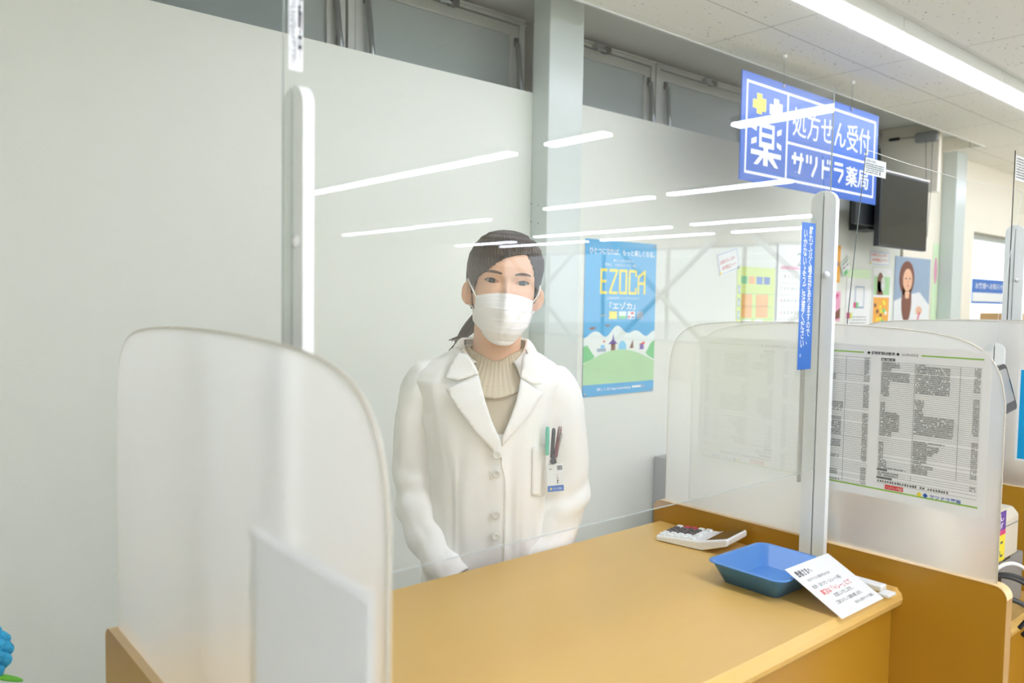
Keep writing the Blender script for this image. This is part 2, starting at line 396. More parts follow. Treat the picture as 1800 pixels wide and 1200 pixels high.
# windows above the partition (sashes held by stays)
WK = 1.0514   # the windows stand this much deeper than first measured
def scl(mb):
    for v in mb.v: v.x *= WK; v.y *= WK; v.z = 1.47+(v.z-1.47)*WK-.002
    return mb
def win(n, x0, x1, stays):
    fr = MB(); y0, y1 = 2.735, 2.80; zt = 2.712
    fr.box((x0,y0,2.62+.068),(x1,y1,zt),'alu').box((x0,y0,2.2),(x0+.03,y1,2.688),'alu').box((x1-.03,y0,2.2),(x1,y1,2.688),'alu').box((x0+.03,y0,2.2),(x1-.03,y1,2.22),'alu')
    fr.box((x0,y0-.008,2.702),(x1,y0,zt),'alu')
    scl(fr); o = fr.build('window_%d'%n, bevel=.002); struct(o)
    a, b = x0+.034, x1-.034
    sa = MB(); t = .05; yy = 2.742
    sa.box((a,yy,2.636),(b,yy+.03,2.682),'alu').box((a,yy,2.222),(a+t*.8,yy+.03,2.636),'alu').box((b-t*.8,yy,2.222),(b,yy+.03,2.636),'alu')
    sa.box((a-.003,yy+.004,2.682),(b+.003,yy+.03,2.687),'alu_dk').box((b,yy+.004,2.222),(b+.004,yy+.03,2.684),'alu_dk').box((a-.004,yy+.004,2.222),(a,yy+.03,2.684),'alu_dk')
    scl(sa); sb = sa.build('sash', o, bevel=.002)
    scl(MB().box((a+.038,yy+.014,2.222),(b-.038,yy+.02,2.638),'winpane')).build('pane', sb)
    for s in stays:
        xs = (a+.045) if s=='l' else (b-.012); q = MB()
        q.tube([(xs,yy-.016,2.60),(xs+.03,yy-.03,2.24)], .012, 'steel', 10).box((xs-.012,yy-.012,2.59),(xs+.006,yy+.002,2.625),'dark')
        scl(q).build('stay', o)
    xc = (a+b)/2; q = MB()
    q.box((xc-.045,yy-.035,2.684),(xc+.01,yy-.001,2.705),'steel').box((xc+.018,yy-.04,2.675),(xc+.055,yy-.002,2.700),'dark').tube([(xc-.04,yy-.03,2.677),(xc+.03,yy-.03,2.680)],.008,'steel',8)
    scl(q).build('latch', o, bevel=.002)
win(1, -.30, .59, 'lr'); win(2, .60, 1.48, 'r'); win(3, 1.49, 2.37, 'lr'); win(4, 2.42, 3.27, 'r'); win(5, 3.28, 4.14, 'lr'); win(6, 4.15, 5.0, 'lr'); win(7, 5.01, 5.80, 'lr')
# steel columns
for (x0,x1,lab) in ((2.39,2.60,1),(6.80,7.00,2)):
    c = MB(); c.prism(rrect(x0,2.592,x1,2.699,.004,3),0,2.80 if lab==1 else 2.70,2,'column')
    struct(c.build('column_%d'%lab), 'white steel wall column' )
    q = MB()
    for dx,dz in ((.028,1.89),(.075,1.90),(.028,1.81),(.075,1.82)):
        q.tube([(x0-.001,2.62+dx,dz),(x0-.0002,2.62+dx,dz)],.003,'dark',8)
    if lab==1: q.build('screw', bpy.data.objects['column_1'])
# shop windows
def shopwin(n, axis, a0, a1, b, z0, z1, nm):
    fr = MB(); 
    def bx(p0,p1,q0,q1,k,dy=(0,.06)):
        if axis=='x': fr.box((p0,b+dy[0],q0),(p1,b+dy[1],q1),k)
        else: fr.box((b+dy[0],p0,q0),(b+dy[1],p1,q1),k)
    bx(a0,a1,z0,z0+.05,'alu'); bx(a0,a1,z1-.05,z1,'alu')
    st = (a1-a0)/nm
    for i in range(nm+1):
        x = a0+i*st; bx(max(a0,x-.025), min(a1,x+.025), z0+.05, z1-.05, 'alu')
    o = fr.build('window_%d'%n); struct(o)
    for i in range(nm):
        g = MB(); p0, p1 = a0+i*st+.026, a0+(i+1)*st-.026
        if p0<a0+.025: p0=a0+.026
        if axis=='x': g.box((p0,b+.025,z0+.05),(p1,b+.03,z1-.05),'glass')
        else: g.box((b+.025,p0,z0+.05),(b+.03,p1,z1-.05),'glass')
        g.build('pane', o)
shopwin(8,'x',7.5,12.0,2.74,1.18,2.12,4)
shopwin(9,'y',-13.0,-3.0,12.03,.70,2.50,6)
br = MB()
for y0 in (-11.4,-8.0,-4.8):
    br.tube([(11.85,y0-1.2,2.6),(11.85,y0+1.2,.6)],.05,'column',8).tube([(11.85,y0+1.2,2.6),(11.85,y0-1.2,.6)],.05,'column',8)
struct(br.build('trim_2'), 'white steel cross bracing in front of the shop windows')
# outdoors: a parking lot and a low building, seen pale through the glass
sbox('ground', (-20,-40,-.3), (60,40,-.12), 'brick')

# recessed ceiling lamp channel along the booths
ch = MB().box((-3,1.548,2.78),(12.2,1.80,2.80),'lampbody').box((-3,1.548,2.70),(12.2,1.556,2.78),'lampbody').box((-3,1.792,2.70),(12.2,1.80,2.78),'lampbody')
struct(ch.build('trim_3'), 'recessed channel in the ceiling')
def lamp_x(x0, x1, label):
    t = thing('ceiling_light', label, 'light', ((x0+x1)/2,1.74,2.70), 0, 'strip lights in the ceiling channel')
    MB().box((x0,1.678,2.715),(x1,1.80-.012,2.78),'lampbody').build('housing', t, bevel=.003)
    MB().prism([(1.688,2.714),(1.688,2.704),(1.70,2.692),(1.765,2.692),(1.777,2.704),(1.777,2.714)],x0+.01,x1-.01,0,'lampA').build('diffuser', t)
xs = [1.30,2.52,3.74,4.96,6.18,7.40,8.62]
for i,x in enumerate(xs):
    lamp_x(x, x+1.215, 'strip light in the ceiling channel over the booths, %s' % ('near end by the lone column','over the blue hanging sign','past the blue hanging sign','above the wall screen','before the far column','above the far shop window','farthest of the row')[i])
# suspended strips over the shop floor, at right angles to the booths
def lamp_y(x, y0, y1, label):
    t = thing('shop_light', label, 'light', (x,(y0+y1)/2,2.70), 0, 'strip lights over the shop floor')
    MB().box((x-.07,y0,2.665),(x+.07,y1,2.6995),'lampbody').build('housing', t, bevel=.003)
    MB().box((x-.055,y0+.005,2.645),(x+.055,y1-.005,2.665),'lampB').build('diffuser', t)
for a in ((4.22,-6.98,-3.33),(4.2,-2.88,-2.27),(4.62,-1.5,-.76),(7.1,-6.06,-4.27),(7.05,-3.99,-2.52),(7.5,-12.2,-9.75),(7.45,-9.6,-7.68),(10.0,-5.9,-3.83),(10.7,-12.9,-10.9),(1.3,-12.2,-8.5),(1.3,-7.8,-5.0),(1.3,-4.4,-2.2),(1.3,-1.6,.6),(-1.3,-7.5,-4.5),(-1.3,-3.6,-1.9),(-1.3,-1.4,-.55),(10.1,-9.6,-6.4),(11.5,-12.3,-9.6),(11.5,-9.2,-6.6),(11.5,-6.2,-4.5),(11.5,-4.2,-2.6),(4.22,-12.2,-7.6)):  # the two leftmost rows are unseen lamps added to brighten the booths
    lamp_y(*a, 'long white strip light hung under the shop ceiling')

# =================================================================== BOOTH FURNITURE
def divider(x, label, t=.028):
    """floor-standing maple board carrying a frosted panel"""
    T = thing('booth_divider', label, 'partition', (x+t/2,.87,0), 0, 'booth dividers')
    prof = rrect(.476,0,1.262,.981,.022,5,(0,1,1,0))
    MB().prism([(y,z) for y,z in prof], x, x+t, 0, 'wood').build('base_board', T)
    e = MB()
    edge = [(p[0],p[1]) for p in prof if p[1]>.0]
    inn = [(min(max(p[0],.4768),1.2612), min(p[1],.9802)) for p in edge]
    e.grid([[ (x-.0004,p[0],p[1]) for p in edge],[(x+t+.0004,p[0],p[1]) for p in edge]], 'woodedge')
    for v in e.v: v.y += .0006 if v.y>.9 else -.0006; v.z += .0006 if v.z>.95 else 0
    e.build('edge_band', T)
    out = [(1.236,.9815),(1.236,1.28),(1.231,1.345),(1.213,1.388),(1.172,1.414),(1.10,1.424),(.99,1.430),(.84,1.431),(.70,1.427),(.60,1.418),(.54,1.398),(.508,1.358),(.498,1.30),(.498,.9815)]
    sm_ = [out[0]]+chaikin(out[1:-1],2,False)+[out[-1]]
    fp = MB().prism(sm_, x+.0115, x+.0165, 0, 'frost').build('frosted_panel', T)
    q_ = MB(); q_.tube([(x+.014,p[0]+(.0006 if p[0]>.87 else -.0006),p[1]+.0004) for p in sm_], .0015, 'frostrim', 6); q_.build('rim', fp)
    return T
dv1 = divider(.293, 'maple booth divider with frosted panel nearest the camera, at lower left')
dv2 = divider(1.544, 'maple booth divider with frosted panel carrying the printed price table')
dv3 = divider(2.45, 'frosted booth divider right behind the white printer')
dv4 = divider(2.73, 'frosted booth divider beyond the printer, second from the price table')

def counter(x0, x1, zt, label, name, cat):
    T = thing(name, label, cat, ((x0+x1)/2,.95,0))
    prof = [(1.24,zt),(.662,zt)]+[(.651+.02-.02*math.cos(a)*1.0-.0, zt-.02+.02*math.sin(a)) for a in [math.radians(d) for d in (60,30,0,-30,-60)]]+[(.671,zt-.04),(1.24,zt-.04)]
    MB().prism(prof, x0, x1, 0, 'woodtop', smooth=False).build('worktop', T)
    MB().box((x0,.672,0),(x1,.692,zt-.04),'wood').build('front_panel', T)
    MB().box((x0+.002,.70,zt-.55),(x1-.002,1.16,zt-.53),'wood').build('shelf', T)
    return T
counter(.3215,1.5435,.93,'maple service counter in front of the masked woman','service_counter','counter')
counter(1.5725,2.4495,.70,'lower maple desk under the white printer, right of the price table','service_desk','desk')
counter(2.7585,3.95,.93,'maple counter beyond the farther booth dividers at right edge','service_counter','counter')

# clear screen on two posts
def post(T, x, y, z0, ztop, wd=.054, t=.013, hx=1):
    p = MB(); h = wd/2; g = .0018
    for s in (-1,1):
        pts = [(y+s*g,z0),(y+s*h,z0),(y+s*h,ztop-h*.9)]
        for i in range(1,7):
            a = math.radians(i*13); pts.append((y+s*(h*math.cos(a)), ztop-h*.9+h*.9*math.sin(a)))
        pts.append((y+s*g, ztop))
        p.prism(pts, x, x+t, 0, 'white_pl')
    p.box((x+t*.3,y-g,z0),(x+t,y+g,ztop-.01),'grey_pl')
    o = p.build('post', T)
    return o
def guard(x0, x1, y, zb, zt, posts, label, zp=1.70, z0=.9305, ek='edge_lt'):
    T = thing('sneeze_guard', label, 'clear screen', ((x0+x1)/2,y,z0))
    g = MB(); g.box((x0,y-.0013,zb),(x1,y+.0013,zt),'acrylic')
    o = g.build('acrylic_pane', T)
    e = MB().box((x0-.0006,y-.0013,zb),(x0,y+.0013,zt),ek).box((x1,y-.0013,zb),(x1+.0006,y+.0013,zt),ek).box((x0,y-.0013,zb-.0005),(x1,y+.0013,zb),'edge_lt')
    e.build('cut_edge', o)
    for x in posts:
        p = post(T, x, y, z0, zp)
        MB().tube([(x-.004,y-.012,zp-.17),(x+.001,y-.012,zp-.17)],.007,'white_gl',14).build('knob', p)
    return T, o
G1, P1 = guard(.376,1.5545,.833,1.13,1.909,(.386,1.528),'large clear screen on two white posts in front of the woman')
G3, P3 = guard(2.752,3.90,.885,1.15,1.948,(2.785,3.87),'clear dark-edged screen at the right edge beyond the printer',zp=1.725,ek='dark')
# small warning sticker on the screen, top left
a = Art((.381,.8312,1.716), X1, Z1, -Y1); wS, hS = .0165, .30
a.base(wS,hS,'signwhite',.0003)
a.text('防\n犯\nカ\nメ\nラ\n作\n動\n中', .0105,.014,.0155,.235,'black',1,.02)
a.text('カ\nメ\nラ\nの\n映\n像\nは\n、\n防\n犯\n上\nの\nた\nめ\nに\n使\n用', .0062,.01,.0086,.20,'black')
a.text('撮\n影\nの\n映\n像\nは\n１\nヶ\n月\n保\n管\nさ\nれ', .0034,.006,.0058,.19,'black')
a.text('法\nに\n従\nっ\nて\n厳\n重\n致\nし\nま\nす\n。', .0007,.02,.003,.20,'black')
tag(a.build('warning_sticker', P1), 'white camera warning sticker with vertical black print')
a = Art((2.757,.883,1.86), X1, Z1, -Y1); a.base(.13,.075,'signwhite',.0003)
for i in range(8): a.micro(.006,.008+i*.008,.12,.004,'ink')
tag(a.build('care_label', P3), 'small white printed label')
# blue vertical notice, taped inside the screen next to the right post
nt_ = thing('blue_notice','blue vertical strip notice with white writing on the clear screen','notice',(1.472,.8312,1.34))
a = Art((1.440,.8314,1.325), X1, Z1, -Y1); a.base(.063,.318,'acrylic',.0002)
a.rect(.006,.015,.058,.306,'noticeblue',1)
a.text('離\nれ\nて\n頂\nく\n場\n合\nが\nあ\nり\nま\nす\nの\nで\n、', .034,.065,.049,.300,'signwhite',2,.01)
a.text('い\nか\nな\nい\nよ\nう\nご\n注\n意\nく\nだ\nさ\nい\n。', .013,.04,.028,.292,'signwhite',2,.01)
a.build('sheet', nt_)

# thin film screen of the middle booth, leaning slightly, with its own short post on the far divider
fs_ = thing('film_screen','thin wavy clear film screen between the price table and the printer','clear screen',(2.05,.83,.7005))
rows = []
def filmy(u, z): 
    t = (z-1.02)/(1.785-1.02)
    return .834-.044*t+.005*math.sin(u*7+z*2.2)*t+.0022*math.sin(u*14-z*4)*t
for i in range(26):
    z = .95+(1.785-.95)*i/25
    rows.append([(1.602+(2.445+.070*max(0,(z-1.44)/.345)-1.602)*j/50, filmy(j/50, z), z-.004*math.sin(j/50*5)*(i/25)) for j in range(51)])
fm = MB().grid(rows,'film'); fo = fm.build('film_sheet', fs_)
ed = MB().tube([(r[0][0]-.001,r[0][1],r[0][2]) for r in rows], .0011, 'glassedge', 6).tube([(r[-1][0],r[-1][1],r[-1][2]) for r in rows], .0006, 'white_gl', 6)
ed.tube([rows[-1][j] for j in range(51)], .0006, 'white_gl', 6); ed.build('edge', fo)
post(fs_, 2.430, .81, .7005, 1.372, .05, .013)
post(fs_, 1.595, .834, .7005, 1.03, .05, .004)
a = Art((1.606,.7895,1.738), X1, Z1, -Y1); a.base(.095,.034,'signwhite',.0003)
a.text('お客様へのお願い', .006,.026,.05,.031,'ink')
for i in range(5): a.micro(.005,.004+i*.0042,.085 if i>1 else .062,.0023,'ink')
a.rect(.066,.003,.070,.011,'black',1)
tag(a.build('care_label', fo), 'small white printed label')

# price table taped to the frosted panel (printed both sides are the same white sheet)
def price_sheet(x, y_near, y_far, z0, z1, label, sgn=-1):
    T = thing('price_table', label, 'notice', (x,(y_near+y_far)/2,z0))
    a = Art((x,y_far,z0) if sgn<0 else (x,y_near,z0), -Y1 if sgn<0 else Y1, Z1, X1*sgn, .0002)
    W, H = y_far-y_near, z1-z0
    a.base(W,H,'paper' if sgn<0 else 'thinpaper',.0003)
    if sgn>0: a.build('sheet', T); return T
    u0 = .012
    def y(v): return H*(1-v)
    a.rect(u0,y(.055),.135,y(.047),'green'); a.rect(.245,y(.055),W-.012,y(.047),'green')
    a.text('◆ 調剤報酬点数表 ◆', .142,y(.062),.205,y(.040),'black',1,.02); a.text('2020年4月改定', .209,y(.060),.240,y(.042),'ink',1)
    a.rect(u0,y(.945),W-.012,y(.936),'green')
    r = random
    def table(ua, ub, cols, va, vb, rows, blank=()):
        rh = (vb-va)*H/rows
        for i in range(rows+1):
            if r.random()<.9 or i in (0,rows): a.rect(ua,y(va)-i*rh-.0002,ub,y(va)-i*rh+.00025,'ink')
        for c in cols: a.rect(c-.0003,y(vb),c+.0003,y(va),'ink')
        full = [ua]+list(cols)+[ub]
        run = [r.uniform(.3,.9) for _ in full]
        for i in range(rows):
            for c in range(len(full)-1):
                if r.random()<.25: run[c] = r.uniform(.15,.97)
                wd = full[c+1]-full[c]-.003
                if (i//3+c) % 7 == 6: continue
                if c == len(full)-2 and len(full)>2:
                    a.micro(full[c+1]-.0125, y(va)-(i+1)*rh+rh*.22, full[c+1]-.001, rh*.55,'ink'); continue
                a.micro(full[c]+.002, y(va)-(i+1)*rh+rh*.2, full[c]+.002+wd*run[c], rh*.6,'ink')
    table(u0, .150, (.020,.100), .085,.20,10); table(u0,.150,(.100,),.205,.245,3)
    table(u0, .150, (.020,.100), .265,.62,28); table(u0,.150,(.020,.100),.625,.93,24)
    a.rect(.170,y(.098),.197,y(.080),'ink'); a.micro(.172,y(.094),.195,.0025,'paper',2)
    table(.170, W-.014, (.235,.315), .105,.80,56)
    a.rect(.170,y(.815),.19,y(.803),'ink'); table(.170,W-.014,(.235,),.82,.85,2); a.rect(.170,y(.868),.2,y(.855),'ink'); table(.170,W-.014,(),.87,.895,1)
    a.rect(.187,y(.938+.0)+.002,.222,y(.905)+.001,'redink',2); a.text('ジェネリック薬品', .189,y(.936)+.003,.220,y(.920)+.003,'paper',3)
    for du,k in ((.252,'yellow'),(.263,'blue')):
        a.rect(du-.0015,y(.925)-.0042,du+.0015,y(.925)+.0042,k,2); a.rect(du-.0042,y(.925)-.0015,du+.0042,y(.925)+.0015,k,3); a.rect(du-.0029,y(.925)-.0029,du+.0029,y(.925)+.0029,k,4)
    a.text('サツドラ薬局', .271,y(.937),.325,y(.913),'blue',2,.02)
    a.build('sheet', T); return T
price_sheet(1.5550, .521, .886, 1.092, 1.392, 'large white printed price table taped to the right frosted panel')
price_sheet(.3102, .520, .745, 1.00, 1.245, 'faint price sheet seen through the frosted panel nearest the camera', sgn=1)

# ------------------------------------------------------------------ things on the counter
# calculator (tilted display), local: x width, y length (towards its display), z up
calc = thing('calculator','white desk calculator with grey and red keys on the counter','calculator',(1.470,1.068,.9303),math.radians(190.0),); calc.scale = (.95,.94,.95)
cw, cl = .108, .178
body = MB()
def sec(y, z0, z1, w=cw):
    return [(-w/2,y,z0),(w/2,y,z0),(w/2,y,z1),(w/2-.003,y,z1+.003),(-w/2+.003,y,z1+.003),(-w/2,y,z1)]
body.grid([sec(-.089,.003,.008,cw-.01),sec(-.086,.001,.011),sec(.028,.001,.019),sec(.034,.002,.021),sec(.092,.022,.036),sec(.096,.027,.035,cw-.012)],'white_gl',closed=True,smooth=False)
body.f += [[0,1,2,3,4,5],[30,31,32,33,34,35]]; body.mi += [0,0]; body.sm += [False,False]
bo = body.build('body', calc, world=False, bevel=.002)
def zt(y): return .0145+(y+.086)*(.0078/.114) if y<.03 else .024+(y-.034)*(.015/.058)
q = MB(); sl = .015/.058
q.add([(-.047,.040,zt(.040)+.0006),(.047,.040,zt(.040)+.0006),(.047,.090,zt(.090)+.0006),(-.047,.090,zt(.090)+.0006)],[(0,1,2,3)],'lcd')
q.build('display', calc, world=False)
keys = []
for r_ in range(5):
    for c_i in range(6):
        x = -.043+c_i*.0172; y = -.075+r_*.0195
        k = 'white_pl'
        if 1<=r_<=3 and c_i in (1,2,3,): k = 'dgrey'
        if r_==0 and c_i in (1,2,3): k = 'dgrey'
        if c_i==0 and r_ in (1,2): k = 'red_key'
        keys.append((x,y,k))
for (x,y,k) in keys:
    b = MB(); z = zt(y)
    b.prism(rrect(x-.0066,y-.0072,x+.0066,y+.0072,.003,3), z-.001, z+.0035, 2, k)
    o = b.build('key', calc, world=False, bevel=.001)
    if k=='dgrey': o['label']='dark grey key'
    if k=='red_key': o['label']='red key'

tray = thing('cash_tray','blue plastic money tray in front of the right post on the counter','tray',(1.374,.832,.9302),0)
def trsec(x0,y0,x1,y1,r,z): return [(px,py,z) for px,py in rrect(x0,y0,x1,y1,r,6)]
tm = MB(); hx, hy = .094, .080
tm.grid([trsec(-.072,-.058,.072,.058,.012,.0),trsec(-.091,-.077,.091,.077,.02,.037),trsec(-hx-.004,-hy-.004,hx+.004,hy+.004,.024,.040),trsec(-hx-.003,-hy-.003,hx+.003,hy+.003,.023,.042),trsec(-.090,-.076,.090,.076,.019,.041),trsec(-.070,-.056,.070,.056,.012,.004)],'tray',closed=True)
n6 = len(trsec(0,0,1,1,.1,0)); tm.f += [list(range(n6))[::-1], list(range(5*n6,6*n6))]; tm.mi += [0,0]; tm.sm += [False,False]
tm.build('body', tray, world=False)
# notice slip leaning on the tray rim
slip = thing('notice_slip','white paper slip with black and red writing leaning on the blue tray','paper',(1.385,.70,.93))
P0, P1_ = Vector((1.309,.763,.9860)), Vector((1.305,.650,.9315)); 
Vv = (P0-P1_); Nn = Vector((1,0,0)).cross(Vv.normalized()); 
Ux = Vector((1,0,0)); Hh = Vv.length
a = Art(P1_+Vector((0,0,.0006)), Ux, Vv.normalized(), Nn, .0002); a.base(.155,Hh,'paper',.0003)
a.text('患者さまへ', .012,Hh-.026,.062,Hh-.011,'black',1,.02)
for i,(tx,k,ua,ub,hh) in enumerate((('コロナウイルス感染予防のため','ink',.022,.10,.006),('会計（おつり・レシート等）','ink',.016,.115,.009),('薬剤は「トレー」にて','redink',.022,.125,.012),('お渡しいたします。','ink',.045,.11,.009),('ご協力よろしくお願い致します。','ink',.03,.12,.008),('処方せん受付サツドラ薬局','ink',.075,.14,.006))):
    v = Hh-.034-i*.0145; a.text(tx, ua, v-hh, ub, v, k, 1, .012)
a.build('sheet', slip)
pt = thing('white_pen_stand','white plastic folding stand lying behind the paper slip by the divider','stand',(1.50,.72,.9302))
MB().box((1.488,.668,.9302),(1.512,.80,.9425),'white_pl').build('body', pt, bevel=.003)
MB().box((1.470,.645,.9302),(1.500,.666,.936),'white_pl').build('foot', pt, bevel=.002)

# ------------------------------------------------------------------ middle booth: printer, box, cables, display
pr_ = thing('label_printer','ivory desktop printer with purple and yellow tag beside right divider','printer',(2.08,.82,.79))
MB().prism([(.690,.842),(.690,.945),(.705,.962),(.815,.962),(.815,.842)],1.84,2.30,0,'ivory').build('body', pr_, bevel=.006)
MB().prism([(.725,.9625),(.725,1.005),(.735,1.035),(.775,1.055),(.81,1.055),(.81,.9625)],1.86,2.285,0,'ivory').build('upper_cover', pr_, bevel=.008)
MB().box((1.87,.6893,.925),(2.29,.691,.928),'grey_pl').box((1.87,.7238,1.008),(2.28,.7252,1.0095),'grey_pl').box((2.10,.699,.953),(2.285,.7015,.955),'dark').build('seam', pr_)
a = Art((1.985,.6885,.845), X1, Z1, -Y1); a.base(.215,.125,'yellow',.0004)
a.rect(0,.078,.215,.125,'purple',1); a.text('処方せん', .02,.10,.20,.12,'signwhite',2,.01); a.text('Ｓ受付けます', .01,.082,.2,.098,'signwhite',2,.01)
a.rect(0,.066,.215,.078,'magenta',1); a.text('お気軽に', .06,.005,.20,.06,'ink',2,.01); a.rect(.01,.008,.055,.06,'redink',2)
tag(a.build('promo_tag', pr_), 'purple and yellow paper tag')
for fx in (1.86,2.24):
    for fy in (.70,.775): MB().box((fx,fy,.8302),(fx+.04,fy+.03,.842),'dark').build('rubber_foot', pr_)
gb = thing('computer_box','low grey computer box under the ivory printer','computer',(2.10,.85,.70))
MB().box((1.80,.70,.7005),(2.38,1.0,.83),'grey_pl').build('case', gb, bevel=.004)
MB().box((1.98,.6985,.72),(2.10,.7005,.80),'signwhite').box((2.15,.6985,.73),(2.22,.7005,.80),'dark').build('rear_sockets', gb)
def cable(pts, r, k, label):
    T = chaikin3(pts, 3); o = MB().tube(T, r, k, 8).build('cable'); tag(o, label, 'cable', 'cables behind the printer')
def chaikin3(p, n):
    p = [Vector(q) for q in p]
    for _ in range(n):
        q = [p[0]]
        for i in range(len(p)-1): q += [p[i]*.75+p[i+1]*.25, p[i]*.25+p[i+1]*.75]
        p = q+[p[-1]]
    return p
cable([(1.93,.694,.82),(1.96,.66,.83),(2.02,.635,.79),(2.05,.63,.735),(2.03,.64,.706)],.0075,'cableg','thick grey cable looping from the computer box to the desk')
cable([(2.06,.694,.828),(2.10,.65,.838),(2.18,.62,.80),(2.20,.615,.74),(2.14,.63,.706)],.005,'cable','black cable looping lowest in front of the computer box')
cable([(2.10,.694,.825),(2.15,.66,.828),(2.22,.64,.80),(2.24,.635,.75),(2.22,.64,.705)],.005,'cable','black cable looping beside the grey computer box')
cable([(2.13,.694,.826),(2.18,.67,.85),(2.25,.65,.82),(2.28,.64,.76),(2.28,.65,.705)],.005,'white_gl','white cable at the right of the cable loops')
cable([(1.99,.694,.815),(2.03,.64,.81),(2.12,.605,.77),(2.17,.60,.725),(2.10,.61,.706)],.006,'cable','thick black cable lying in front of the grey cable loop')
cd = thing('card_reader','black glossy card terminal standing on the ivory printer','card reader',(2.17,.78,1.0555))
MB().box((2.16,.75,1.0555),(2.26,.80,1.066),'dark').tube([(2.21,.775,1.064),(2.225,.765,1.20)],.012,'dark',10).build('stand', cd, bevel=.002)
hd = MB().prism(rrect(-.078,-.060,.078,.060,.014,5), -.012, .012, 1, 'tvglass')
xf = Matrix.Translation((2.232,.735,1.258)) @ Matrix.Rotation(math.radians(-6),4,'Y') @ Matrix.Rotation(math.radians(-14),4,'X') 
hd.build('head', cd, xf=xf, bevel=.003)
MB().prism(rrect(-.064,-.036,.064,.048,.006,4), -.0135, -.0121, 1, 'grey_pl').build('screen', cd, xf=xf)
bn = thing('blue_panel_notice','blue bordered white notice on the frosted divider at the right edge','notice',(2.4605,.66,1.052))
a = Art((2.4603,.757,1.052), -Y1, Z1, -X1); a.base(.21,.255,'signwhite',.0004); a.rect(.006,.006,.204,.249,'postblue',1); a.rect(.03,.04,.18,.21,'signwhite',2)
a.build('sheet', bn)

# =================================================================== SIGN, WALL POSTERS
sg = thing('hanging_sign','large blue hanging sign of the dispensary with white lettering and yellow cross','sign',(3.94,2.2,2.05))
a = Art((3.255,2.199,2.052), X1, Z1, -Y1, .0006); a.base(1.368,.509,'blue',.006)
a.frame(.036,.036,1.333,.472,.0125,'signwhite'); a.rect(.391,.049,.405,.460,'signwhite'); a.rect(.405,.221,1.321,.233,'signwhite')
a.poly([(.124,.423),(.168,.423),(.168,.404),(.203,.404),(.203,.343),(.168,.343),(.168,.327),(.124,.327),(.124,.350),(.091,.350),(.091,.391),(.124,.391)],'yellow')
a.poly([(.271,.421),(.316,.421),(.316,.403),(.349,.403),(.349,.345),(.316,.345),(.316,.312),(.269,.312),(.269,.342),(.236,.342),(.236,.390),(.271,.390)],'signwhite')
for p in ([(.089,.285),(.13,.271),(.129,.244),(.087,.254)],[(.13,.217),(.13,.19),(.087,.177),(.088,.203)],[(.348,.283),(.346,.256),(.308,.242),(.309,.268)],[(.309,.213),(.349,.203),(.348,.178),(.309,.19)]): a.poly(p,'signwhite')
a.poly([(.153,.288),(.192,.288),(.199,.307),(.231,.307),(.227,.289),(.284,.288),(.284,.173),(.153,.173)],'signwhite')
a.rect(.172,.243,.264,.268,'blue',2); a.rect(.172,.199,.264,.223,'blue',2)
a.rect(.192,.087,.231,.175,'signwhite',2); a.rect(.085,.132,.347,.155,'signwhite',3)
a.poly([(.162,.133),(.108,.086),(.142,.086),(.192,.128),(.192,.133)],'signwhite',4); a.poly([(.231,.133),(.231,.123),(.290,.086),(.325,.086),(.272,.133)],'signwhite',4)
a.text('処方せん受付', .448,.268,1.268,.414,'signwhite',1,.0)
# shop name: square-cut letters built as bars
def bars(u, v, w, h, L):
    for q_,(x0,y0,x1,y1,t) in enumerate(L):
        A = Vector((u+x0*w, v+y0*h)); B = Vector((u+x1*w, v+y1*h)); d = (B-A).normalized(); n = Vector((-d.y,d.x))*(t*w/2)
        a.poly([tuple(A-n),tuple(B-n),tuple(B+n),tuple(A+n)],'signwhite',1+q_)
bars(.449,.084,.112,.106,[(0,.72,1,.72,.17),(.25,.98,.25,.42,.17),(.78,1,.78,.6,.17),(.78,.62,.62,.0,.17),(.22,.06,.72,.06,.01)])
bars(.585,.084,.112,.106,[(.1,1,.1,.6,.17),(.42,1,.42,.6,.17),(.92,1,.92,.6,.17),(.92,.62,.55,.0,.17)])
bars(.742,.084,.10,.106,[(.15,.95,.15,0,.17),(.15,.55,.85,.55,.17),(.62,1,.62,.78,.13),(.86,1,.86,.78,.13)])
bars(.875,.084,.10,.106,[(.05,.92,.95,.92,.15),(0,.62,1,.62,.15),(.92,.62,.92,.45,.17),(.92,.48,.5,.0,.17)])
a.text('薬局', 1.008,.076,1.268,.184,'signwhite',1,.012)
a.build('board', sg)
for x in (3.606,4.30):
    MB().tube([(x,2.198,2.548),(x,2.198,2.70)],.0012,'steel',6).tube([(x,2.198,2.685),(x,2.198,2.6995)],.012,'white_pl',10).ball((x,2.196,2.548),(.006,.006,.009),'clear',8,6).build('hanging_wire', sg)

po = thing('wall_poster','light blue poster with yellow lettering above green hills, beside the column','poster',(3.0,2.697,1.0))
W, H = .528, .765
a = Art((2.741,2.6968,1.003), X1, Z1, -Y1, .0003); a.base(W,H,'postblue',.0005)
def pu(u): return u*W
def pv(v): return (1-v)*H
a.text('ひとつになれば、もっと楽しくなる。', pu(.06),pv(.092),pu(.97),pv(.050),'signwhite',1,.01)
a.text('暮らしの中で貯まる', pu(.38),pv(.135),pu(.66),pv(.118),'signwhite'); a.text('貯まる、つながるカードを一枚に', pu(.27),pv(.165),pu(.72),pv(.143),'signwhite')
def L(u,w_,segs,t=.026):
    for q_,(x0,y0,x1,y1) in enumerate(segs):
        A = Vector((pu(u+x0*w_), pv(.335-y0*.145))); B = Vector((pu(u+x1*w_), pv(.335-y1*.145))); d=(B-A).normalized(); n=Vector((-d.y,d.x))*pu(t)/2; e=d*pu(t)*.35
        a.poly([tuple(A-n-e),tuple(B-n+e),tuple(B+n+e),tuple(A+n-e)],'yellow',1+q_)
